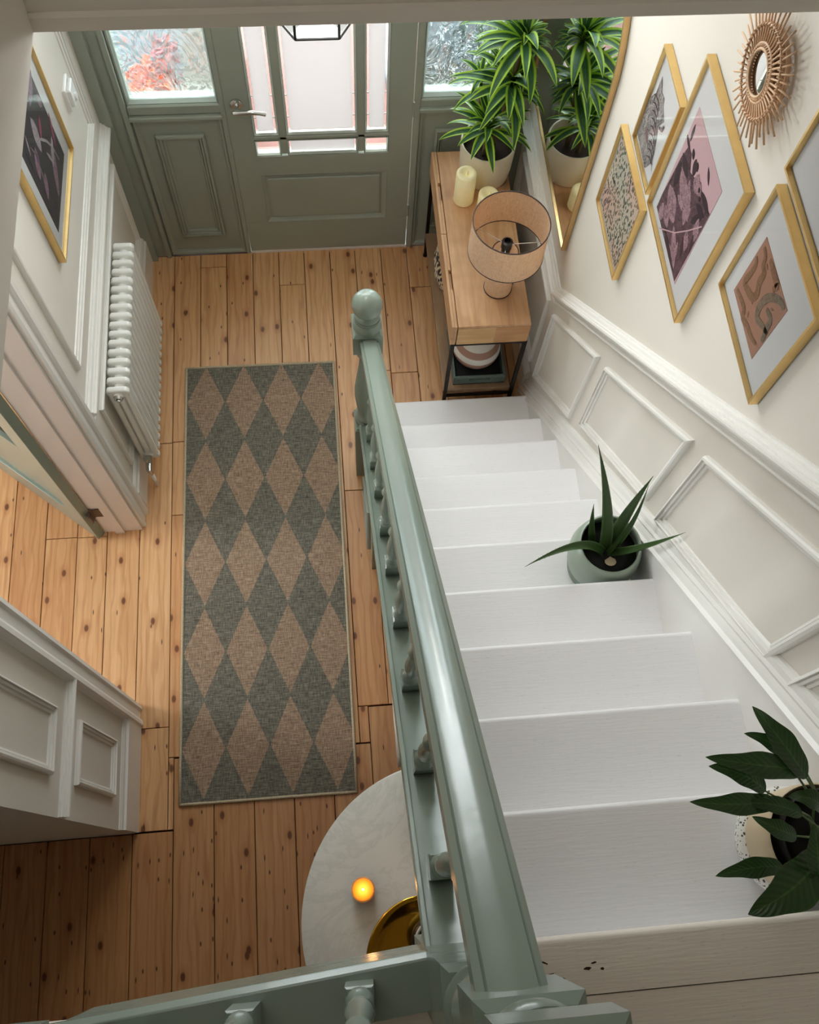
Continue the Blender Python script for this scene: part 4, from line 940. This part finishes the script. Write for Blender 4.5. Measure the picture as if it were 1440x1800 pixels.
for a in ((X0 + .014, X1 - .004, Y0, Y0 + .012, .594, .606), (X0 + .014, X1 - .004, Y1 - .012, Y1, .594, .606), (X0 + .014, X1 - .004, Y0, Y0 + .012, .145, .158), (X0 + .014, X1 - .004, Y1 - .012, Y1, .145, .158),
          (X0 + .008, X0 + .020, Y0 + .014, Y1 - .014, .145, .158), (X1 - .010, X1 + .0, Y0 + .014, Y1 - .014, .145, .158)):
    build(MB().box(*a), 'metal_rail', 'black', ct)
build(MB().box(X0 + .004, X1 - .01, Y0 + .014, Y1 - .014, .1585, .190, bev=.002), 'lower_shelf', 'shelfwood', ct)

# tray with striped vase, woven basket on the shelf
tg = thing('wooden_tray', 'dark green wooden tray on the console table lower shelf', 'tray', (.672, 2.30, .190))
build(B(.55, .795, 2.150, 2.450, .190, .197), 'tray_base', 'tray_in', tg)
build(MB().box(.55, .56, 2.150, 2.450, .197, .255, bev=.002).box(.785, .795, 2.150, 2.450, .197, .255, bev=.002).box(.56, .785, 2.440, 2.450, .197, .255, bev=.002)
      .box(.56, .785, 2.150, 2.160, .197, .222).box(.56, .785, 2.150, 2.160, .236, .255, bev=.002).box(.56, .625, 2.150, 2.160, .222, .236).box(.725, .785, 2.150, 2.160, .222, .236), 'tray_side', 'tray_green', tg)
sv = thing('striped_vase', 'round white vase with brown-pink stripes standing in the green tray', 'vase', (.668, 2.292, .197))
prof = [(.045, .197)] + [(max(.030, .112 * math.sin(a)), .300 - .103 * math.cos(a)) for a in [.42 + (PI - .62) * i / 30 for i in range(31)]] + [(.028, .415), (.032, .425), (.024, .424), (.022, .36)]
mb = MB(); seg = 40; vs = []; fs = []
for r, z in prof:
    for k in range(seg): a = 2 * PI * k / seg; vs.append((.668 + r * math.cos(a), 2.292 + r * math.sin(a), z))
mb.v = vs; mb.uv = [(0, 0)] * len(vs)
for i in range(len(prof) - 1):
    zc = (prof[i][1] + prof[i + 1][1]) / 2
    for k in range(seg):
        a = i * seg + k; b = i * seg + (k + 1) % seg; mb.f.append((a, b, b + seg, a + seg)); mb.mi.append(1 if (.262 < zc < .300 or .337 < zc < .365 or zc < .212) else 0)
build(mb, 'vase_body', 'pottery', sv, smooth=True, mats=['potterypink'])
bk = thing('woven_basket', 'black and cream woven basket on the console table lower shelf', 'basket', (.685, 2.73, .190))
build(MB().lathe([(.12, .190), (.155, .21), (.178, .29), (.182, .36), (.170, .44), (.160, .50), (.152, .50), (.158, .44), (.168, .36), (.165, .29), (.14, .22), (.001, .215)], .685, 2.73, 40, cap=False), 'basket_body', 'basket', bk, smooth=True)
for z, r in ((.5, .157),): build(MB().tube([(.685 + r * math.cos(2 * PI * k / 36), 2.73 + r * math.sin(2 * PI * k / 36), z) for k in range(37)], .007, 6, cap=False), 'basket_rim', 'basket', bk, smooth=True)

# table lamp
tl_ = thing('table_lamp', 'woven linen table lamp with a round drum shade', 'lamp', (.710, 2.300, .740))
LX, LY = .710, 2.300
build(MB().lathe([(.058, .742), (.052, .985)], LX, LY, 40), 'lamp_base', 'linen', tl_, auto=40)
for z, r in ((.744, .0590), (.985, .0525)): build(MB().tube([(LX + r * math.cos(2 * PI * k / 40), LY + r * math.sin(2 * PI * k / 40), z) for k in range(41)], .0022, 6, cap=False), 'base_piping', 'trimbrown', tl_, smooth=True)
build(MB().lathe([(.018, .985), (.018, 1.01), (.022, 1.012), (.022, 1.045), (.014, 1.05), (.013, 1.03)], LX, LY, 24, cap=True), 'bulb_holder', 'blackp', tl_, auto=40)
SX, SY, S0, S1, SR, ST = .706, 2.285, 1.005, 1.178, .152, .150
build(MB().lathe([(SR, S0), (ST, S1), (ST - .0015, S1), (SR - .0015, S0), (SR, S0)], SX, SY, 64, cap=False), 'lamp_shade', 'linen', tl_, auto=60)
for z, r in ((S0, SR - .0008), (S1, ST - .0008)): build(MB().tube([(SX + r * math.cos(2 * PI * k / 64), SY + r * math.sin(2 * PI * k / 64), z) for k in range(65)], .0026, 6, cap=False), 'shade_piping', 'trimbrown', tl_, smooth=True)
mb = MB()
for a in (.15, 2.35, 4.4): mb.tube([(SX + (SR - .004) * math.cos(a), SY + (SR - .004) * math.sin(a), S0 + .018), (LX + .03 * math.cos(a), LY + .03 * math.sin(a), S0 + .018), (LX + .020 * math.cos(a), LY + .020 * math.sin(a), S0 + .008)], .0014, 6)
build(mb, 'shade_carrier', 'plastic', tl_, smooth=True)
mb = MB(); mb.tube([(LX + .062, LY + .008, .752), (LX + .066, LY + .01, .745), (LX + .075, LY + .05, .743), (LX + .10, LY + .09, .743)], .0025, 6)
build(mb, 'power_cord', 'trimbrown', tl_, smooth=True)

# pillar candles
def candle(label, cx, cy, h, fl):
    t_ = thing('pillar_candle', label, 'candle', (cx, cy, .740), 'ivory pillar candles on the console table'); z = .740; r = .0445
    prof = [(r - .006, z), (r, z + .006), (r, z + h - .008), (r - .006, z + h), (r - .014, z + h - .002), (.016, z + h - .006), (.010, z + h - .016), (.0005, z + h - .017)]
    build(MB().lathe(prof, cx, cy, 36), 'candle_wax', 'wax', t_, smooth=True)
    build(MB().lathe([(.0008, z + h - .017), (.0045, z + h - .012), (.0055, z + h - .006), (.003, z + h + .006), (.0005, z + h + .013)], cx + fl, cy, 12), 'led_flame', 'wax', t_, smooth=True)
candle('taller ivory pillar candle at the front of the console table', .612, 2.772, .172, .003)
candle('shorter ivory pillar candle half hidden behind the lamp shade', .709, 2.712, .108, .004)

# ================================================================== PLANTS
def blade(L, W, e0, droop, n=10, cup=.18, tipw=.02, base=.35, wmax=.4, twist=0):
    """leaf along +X; e0 start elevation, droop total bend (radians); returns MB with UVs"""
    mb = MB(); vs = []; uvs = []; fs = []; x = z = 0; st_ = L / n
    for i in range(n + 1):
        t_ = i / n; e = e0 - droop * t_ ** 1.25
        if i: x += st_ * math.cos(e); z += st_ * math.sin(e)
        if t_ < wmax: wv = base + (1 - base) * math.sin(PI / 2 * t_ / wmax)
        else: wv = math.cos(PI / 2 * ((t_ - wmax) / (1 - wmax))) ** .8
        wv = max(wv, tipw) * W / 2; nz = (-math.sin(e), math.cos(e))
        for q in (-1, -.5, 0, .5, 1):
            up_ = cup * wv * (abs(q) ** 1.3); vs.append((x + nz[0] * up_, q * wv, z + nz[1] * up_)); uvs.append((q * .5 + .5, max(t_, .001)))
    for i in range(n):
        for k in range(4): a = i * 5 + k; fs.append((a, a + 5, a + 6, a + 1))
    mb.add(vs, fs, uvs); return mb
def leaf_mesh(mb, m, name='leaf'):
    me = bpy.data.meshes.new(name); me.from_pydata(mb.v, [], mb.f); l = me.uv_layers.new(name='UVMap')
    for lp_ in me.loops: l.data[lp_.index].uv = mb.uv[lp_.vertex_index]
    me.materials.append(M[m])
    for p in me.polygons: p.use_smooth = True
    me.update(); return me
dp = thing('potted_dracaena', 'tall green striped dracaena in a cream pot on the console table', 'potted plant', (.722, 2.925, .740))
PXc, PYc = .722, 2.925
build(MB().lathe([(.100, .740), (.108, .744), (.116, .80), (.121, .925), (.119, .930), (.113, .930), (.110, .86), (.001, .86)], PXc, PYc, 56, cap=True), 'plant_pot', 'pot', dp, auto=50)
build(MB().lathe([(.111, .868), (.08, .874), (.04, .872), (.001, .876)], PXc, PYc, 32), 'soil', 'soil', dp, smooth=True)
heads = [((.700, 2.885, 1.045), 32, .205, -.1, .95), ((.775, 2.915, 1.235), 46, .235, -.15, 1.05), ((.800, 2.925, 1.44), 36, .25, .1, 1.1), ((.665, 2.99, 1.20), 12, .15, .1, .8)]
roots = [(.705, 2.90), (.745, 2.94), (.745, 2.94), (.69, 2.97)]
for i, ((hx_, hy_, hz_), *_r) in enumerate(heads):
    rx_, ry_ = roots[i]
    build(MB().tube([(rx_, ry_, .865), (rx_ * .6 + hx_ * .4, ry_ * .6 + hy_ * .4, .865 + (hz_ - .865) * .45), (hx_, hy_, hz_)], [.012, .010, .008], 10), 'stem', 'stem', dp, smooth=True)
var = [leaf_mesh(blade(1, .19, e, d, 12, .22, .02, .42, .45), 'dleaf') for e, d in ((.95, .9), (.75, 1.25), (1.2, 1.3), (.6, 1.05), (.45, 1.3), (1.3, .8), (.25, 1.1))]
rnd = random.Random(11)
for (hc, cnt, LL, lift, sc) in heads:
    for i in range(cnt):
        t_ = i / (cnt - 1); az = i * 2.39996 + rnd.uniform(-.2, .2)
        kind = (5 if t_ > .85 else 2 if t_ > .65 else rnd.choice((0, 1)) if t_ > .4 else rnd.choice((1, 3)) if t_ > .2 else rnd.choice((4, 6)))
        L_ = LL * (.85 + .3 * rnd.random()) * (1 if t_ < .8 else .75)
        tip_x = hc[0] + math.cos(az) * L_ * .8; tip_y = hc[1] + math.sin(az) * L_ * .8
        if tip_x > .872: L_ *= max(.45, (.872 - hc[0]) / max(.01, tip_x - hc[0]))
        if tip_y > 3.06: L_ *= max(.4, (3.06 - hc[1]) / max(.01, tip_y - hc[1]))
        o = bpy.data.objects.new('leaf', var[kind]); scn.collection.objects.link(o); o.parent = dp
        o.location = Vector((hc[0], hc[1], hc[2] - .03 + t_ * .045)) - dp.location
        o.rotation_euler = (rnd.uniform(-.25, .25), 0, az); o.scale = (L_, L_ * sc * rnd.uniform(.85, 1.15) * (.20 / L_) ** .5, L_)

# general curved leaf through 3-D points
def leaf3(pts, W, prof, up=Vector((0, 0, 1)), cup=.15, n=12, thick=0):
    P = [Vector(p) for p in pts]
    def bez(t_):
        if len(P) == 3: return P[0] * (1 - t_) ** 2 + P[1] * 2 * t_ * (1 - t_) + P[2] * t_ ** 2
        return P[0] * (1 - t_) ** 3 + P[1] * 3 * t_ * (1 - t_) ** 2 + P[2] * 3 * t_ ** 2 * (1 - t_) + P[3] * t_ ** 3
    mb = MB(); vs = []; uvs = []; fs = []; rows = 5
    for i in range(n + 1):
        t_ = i / n; p = bez(t_); d = (bez(min(1, t_ + .01)) - bez(max(0, t_ - .01))).normalized()
        s_ = d.cross(up); s_ = s_.normalized() if s_.length > 1e-4 else Vector((1, 0, 0)); nn = s_.cross(d); wv = prof(t_) * W / 2
        for q in (-1, -.5, 0, .5, 1):
            vs.append(p + s_ * q * wv + nn * cup * wv * abs(q) ** 1.4); uvs.append((q * .5 + .5, max(.001, t_)))
    for i in range(n):
        for k in range(4): a = i * 5 + k; fs.append((a, a + 5, a + 6, a + 1))
    if thick:
        b = len(vs)
        for i in range(n + 1):
            t_ = i / n; p = bez(t_); d = (bez(min(1, t_ + .01)) - bez(max(0, t_ - .01))).normalized(); s_ = d.cross(up).normalized(); nn = s_.cross(d); wv = prof(t_) * W / 2
            for q in (-1, -.5, 0, .5, 1): vs.append(p + s_ * q * wv * .98 - nn * thick * wv * (1 - abs(q) ** 2)); uvs.append((q * .5 + .5, max(.001, t_)))
        for i in range(n):
            for k in range(4): a = b + i * 5 + k; fs.append((a, a + 1, a + 6, a + 5))
    mb.add(vs, fs, uvs); return mb
# aloe
al = thing('potted_aloe', 'potted aloe in a round sage green pot on a stair tread', 'potted plant', (.785, .872, 1.230))
ax, ay = .785, .872
build(MB().lathe([(.078, 1.230), (.086, 1.233), (.098, 1.29), (.1075, 1.34), (.109, 1.375), (.104, 1.41), (.094, 1.447), (.089, 1.449), (.086, 1.445), (.096, 1.40), (.096, 1.37), (.001, 1.37)], ax, ay, 56), 'plant_pot', 'celadon', al, auto=60)
build(MB().lathe([(.0795, 1.2305), (.0875, 1.2335), (.0995, 1.295), (.0985, 1.30)], ax, ay, 56, cap=False), 'pot_lower_band', 'celadon_d', al, auto=60)
build(MB().lathe([(.096, 1.382), (.05, 1.388), (.001, 1.385)], ax, ay, 32), 'soil', 'potin', al, smooth=True)
ap = lambda t_: max(.03, (.92 + .08 * math.sin(PI * t_)) * (1 - t_ ** 1.7))
AL = [((.778, .875, 1.39), (.775, .93, 1.55), (.722, 1.082, 1.70), .036), ((.795, .885, 1.39), (.815, .93, 1.53), (.868, .985, 1.68), .036), ((.80, .872, 1.39), (.845, .895, 1.50), (.858, .968, 1.66), .018),
      ((.795, .86, 1.40), (.84, .825, 1.50), (.913, .800, 1.715), .026), ((.772, .862, 1.40), (.70, .895, 1.50), (.508, .802, 1.50), .028), ((.745, .895, 1.39), (.728, .925, 1.46), (.724, .962, 1.555), .022), ((.785, .86, 1.40), (.795, .862, 1.43), (.808, .875, 1.50), .014)]
for a, b, c, w_ in AL:
    L_ = leaf3((a, b, c), w_ * 1.18, ap, cup=.35, n=16, thick=.55)
    o = build(L_, 'leaf', 'aleaf', al, smooth=True)
    if w_ > .02:
        mb = MB(); P = [Vector(a), Vector(b), Vector(c)]
        for i in range(3, 22):
            t_ = i / 24; p = P[0] * (1 - t_) ** 2 + P[1] * 2 * t_ * (1 - t_) + P[2] * t_ ** 2; d = (P[1] - P[0]).lerp(P[2] - P[1], t_).normalized(); s_ = d.cross(Vector((0, 0, 1))).normalized(); nn = s_.cross(d)
            for q in (-1, 1):
                e = p + s_ * q * ap(t_) * w_ / 2 + nn * .35 * ap(t_) * w_ / 2; mb.add([e - d * .0018, e + d * .0018, e + s_ * q * .003 + d * .0012, e + nn * .0012], [(0, 1, 2), (0, 2, 3), (1, 3, 2)])
        build(mb, 'leaf_teeth', 'aleaf', o, kind='stuff')
build(leaf3(((.775, .84, 1.395), (.79, .825, 1.41), (.805, .84, 1.40)), .03, lambda t_: math.sin(PI * t_) ** .6 + .02, n=8), 'dry_leaf', 'beige', al, smooth=True)

# peace lily
pl = thing('potted_peace_lily', 'peace lily in a beige pot with speckled foot on an upper stair tread', 'potted plant', (.838, .012, 2.078)) 
lx, ly = .826, .004
build(MB().lathe([(.078, 2.078), (.093, 2.084), (.1035, 2.115), (.104, 2.135), (.094, 2.142)], lx, ly, 56, cap=True), 'pot_foot', 'speckle', pl, auto=60)
build(MB().lathe([(.093, 2.140), (.097, 2.17), (.099, 2.22), (.098, 2.262), (.095, 2.264), (.091, 2.255), (.091, 2.20), (.001, 2.20)], lx, ly, 56, cap=False), 'plant_pot', 'beige', pl, auto=60)
build(MB().lathe([(.082, 2.20), (.086, 2.285), (.083, 2.287), (.079, 2.24), (.001, 2.235)], lx + .004, ly, 40, cap=False), 'nursery_pot', 'blackp', pl, auto=50)
build(MB().lathe([(.079, 2.246), (.04, 2.252), (.001, 2.25)], lx + .004, ly, 28), 'soil', 'potin', pl, smooth=True)
lpf = lambda t_: max(.02, math.sin(PI * min(1, t_ ** .85)) ** .75 * (1 - .25 * t_) * (1 + .07 * math.sin(t_ * 15)))
LL = [((.750, .100, 2.42), (.665, .220, 2.47), .050, .02), ((.724, .129, 2.42), (.645, .178, 2.46), .030, .01), ((.750, .115, 2.42), (.568, .144, 2.47), .048, .02), ((.675, .085, 2.42), (.574, .130, 2.46), .040, .01),
      ((.690, .068, 2.42), (.531, .077, 2.46), .040, .015), ((.728, .042, 2.42), (.619, .068, 2.45), .032, .01), ((.715, .011, 2.41), (.637, .047, 2.44), .034, .01), ((.764, .048, 2.42), (.704, .073, 2.44), .036, .015),
      ((.715, -.058, 2.45), (.709, .026, 2.50), .048, .01), ((.685, -.035, 2.40), (.557, -.038, 2.44), .036, .01), ((.735, -.020, 2.44), (.586, -.096, 2.47), .078, .02), ((.75, -.050, 2.42), (.667, -.080, 2.44), .042, .01),
      ((.84, .05, 2.40), (.87, .18, 2.46), .05, .03), ((.86, -.02, 2.42), (.89, -.12, 2.50), .05, .03)]
for i, (a, b, w_, hgt) in enumerate(LL):
    A_, B_ = Vector(a), Vector(b); mid = (A_ + B_) / 2 + Vector((0, 0, .02 + hgt)); d = (B_ - A_).normalized(); side = d.cross(Vector((0, 0, 1))) * (.012 if i % 2 else -.012)
    tb = B_ + Vector((0, 0, -.006))
    o = build(leaf3((A_, mid + side, tb), w_ * 1.0, lpf, cup=.22, n=22), 'leaf', 'lleaf', pl, smooth=True)
    r0 = Vector((lx + .012 * math.cos(i * 2.1), ly + .012 * math.sin(i * 2.1), 2.245)); m_ = (r0 + A_) / 2 + Vector((0, 0, .035)) - d * .01
    build(MB().tube([r0, r0.lerp(m_, .6), m_, A_.lerp(m_, .35), A_], [.0028, .0025, .0022, .002, .0016], 6), 'leaf_stalk', 'aleaf', o, smooth=True)

# ================================================================== MARBLE TABLE, TRAY, CANDLE, VASE
mt = thing('marble_table', 'round white marble topped pedestal table under the stairs', 'table', (.275, -.13, 0))
build(MB().lathe([(.470, .716), (.488, .720), (.497, .730), (.497, .736), (.492, .740), (.001, .740)], .275, -.132, 96, cap=True), 'table_top', 'marble', mt, auto=40)
build(MB().lathe([(.27, .0), (.27, .012), (.22, .03), (.10, .06), (.045, .12), (.036, .3), (.036, .6), (.08, .70), (.14, .716)], .275, -.132, 48), 'pedestal', 'black', mt, smooth=True)
build(MB().lathe([(.001, .7415), (.14, .7415), (.165, .744), (.172, .750), (.193, .756), (.194, .759), (.190, .760), (.170, .7535), (.163, .748), (.14, .7455), (.001, .7455)], .173, -.248, 72, cap=False), 'gold_tray', 'brass', smooth=True,
      label='round polished gold tray on the marble table', cat='tray')
bv = thing('bowl_vase', 'dark vase with a pale rim standing on the gold tray', 'vase', (.205, -.22, .7456))
build(MB().lathe([(.034, .7458), (.050, .76), (.066, .80), (.070, .84), (.064, .872), (.058, .878)], .193, -.186, 40), 'vase_body', 'blackp', bv, smooth=True)
build(MB().lathe([(.058, .878), (.060, .884), (.054, .886), (.050, .878)], .193, -.186, 40, cap=False), 'vase_rim', 'pottery', bv, smooth=True)
# lit candle in a glass cup
cd = thing('votive_candle', 'lit orange candle in a small glass cup on the marble table', 'candle', (-.016, -.022, .7402))
t = NT('glowing_wax'); tc = t.coord((1, 1, 1)); gr = t.n('ShaderNodeTexGradient', gradient_type='SPHERICAL'); mp = t.n('ShaderNodeMapping'); mp.inputs['Scale'].default_value = (28, 28, 1); t.l(tc, mp.inputs[0]); 
t.set(rgb(250, 176, 70), .5); t.b.inputs['Emission Color'].default_value = rgb(255, 148, 30); t.b.inputs['Emission Strength'].default_value = .55; M['glow'] = t.m
t = NT('flame'); t.b.inputs['Emission Color'].default_value = rgb(255, 232, 150); t.b.inputs['Emission Strength'].default_value = 4; t.set(rgb(255, 230, 160), .5); M['flame'] = t.m
M['cup'] = glass_mix('candle_glass', .45, (1, .96, .9, 1), .05, False, 1.4)
qx, qy = -.016, -.022
build(MB().lathe([(.030, .7403), (.036, .742), (.0375, .80), (.0385, .806), (.0365, .806), (.0355, .80), (.034, .7445), (.001, .7445)], qx, qy, 36, cap=False), 'glass_cup', 'cup', cd, smooth=True)
build(MB().lathe([(.033, .746), (.0345, .785), (.0335, .788), (.01, .7865), (.001, .7865)], qx, qy, 32), 'candle_wax', 'glow', cd, smooth=True)
build(MB().lathe([(.0006, .788), (.0035, .793), (.0042, .799), (.0022, .808), (.0004, .816)], qx, qy, 12), 'candle_flame', 'flame', cd, smooth=True)
pl_ = bpy.data.lights.new('candle_light', 'POINT'); pl_.energy = .22; pl_.color = (1, .55, .2); pl_.shadow_soft_size = .012
po = bpy.data.objects.new('candle_light', pl_); scn.collection.objects.link(po); po.parent = cd; po.location = (0, 0, .085)

# boucle bench under the stairs
bc = thing('boucle_bench', 'white boucle bench pushed under the staircase', 'bench', (.30, .79, 0))
mb = MB(); mb.box(.148, .50, .415, 1.17, .17, .45, bev=.03)
o = build(mb, 'cushion_body', 'cotton', bc, smooth=True)
sm = o.modifiers.new('sub', 'SUBSURF'); sm.levels = 3; sm.render_levels = 3; sm.subdivision_type = 'SIMPLE'
tx = bpy.data.textures.new('boucle', 'CLOUDS'); tx.noise_scale = .02; dm = o.modifiers.new('d', 'DISPLACE'); dm.texture = tx; dm.strength = .008; dm.mid_level = .5
for x in (.19, .46):
    for y in (.46, 1.12): build(MB().tube([(x, y, .18), (x, y, 0)], [.02, .013], 12), 'leg', 'black', bc, smooth=True)

# pendant lantern
pbl = bpy.data.lights.new('hall_fill', 'POINT'); pbl.energy = 15; pbl.color = (1, .985, .96); pbl.shadow_soft_size = .09  # fill light added inside the lantern to brighten the front hall
pd = thing('pendant_lantern', 'hexagonal glass pendant lantern with black metal edges', 'pendant light', (.006, 2.095, 2.85))
c0 = Vector((.006, 2.095))
def hexr(r, z): return [Vector((c0.x + r * math.cos(k * PI/3), c0.y + r * math.sin(k * PI/3), z)) for k in range(6)]
Hb, Ht, Hk = hexr(.112, 2.272), hexr(.112, 2.50), hexr(.04, 2.60)
for k in range(6):
    j = (k + 1) % 6
    for a, b in ((Hb[k], Hb[j]), (Ht[k], Ht[j]), (Hk[k], Hk[j]), (Hb[k], Ht[k]), (Ht[k], Hk[k])): build(MB().tube([a, b], .0035, 6), 'metal_edge', 'blackp', pd)
    for q in ((Hb[k], Hb[j], Ht[j], Ht[k]), (Ht[k], Ht[j], Hk[j], Hk[k])):
        mb = MB(); mb.add([tuple(p) for p in q], [(0, 1, 2, 3)]); build(mb, 'glass_pane', 'lantern', pd)
mb = MB(); mb.add([tuple(p) for p in Hb], [(0, 1, 2, 3, 4, 5)]); build(mb, 'glass_pane', 'lantern', pd)
build(MB().tube([(c0.x, c0.y, 2.60), (c0.x, c0.y, 2.85)], .004, 8).lathe([(.05, 2.83), (.05, 2.85)], c0.x, c0.y, 24).lathe([(.042, 2.598), (.042, 2.604)], c0.x, c0.y, 6), 'hanging_rod', 'blackp', pd)
build(MB().lathe([(.016, 2.60), (.018, 2.48), (.015, 2.47)], c0.x, c0.y, 16), 'bulb_holder', 'blackp', pd)
build(MB().lathe([(.012, 2.47), (.028, 2.43), (.030, 2.40), (.018, 2.375), (.001, 2.37)], c0.x, c0.y, 20), 'light_bulb', 'plastic', pd, smooth=True)
pbo = bpy.data.objects.new('lantern_fill', pbl); scn.collection.objects.link(pbo); pbo.parent = pd; pbo.location = (0, 0, -.46)
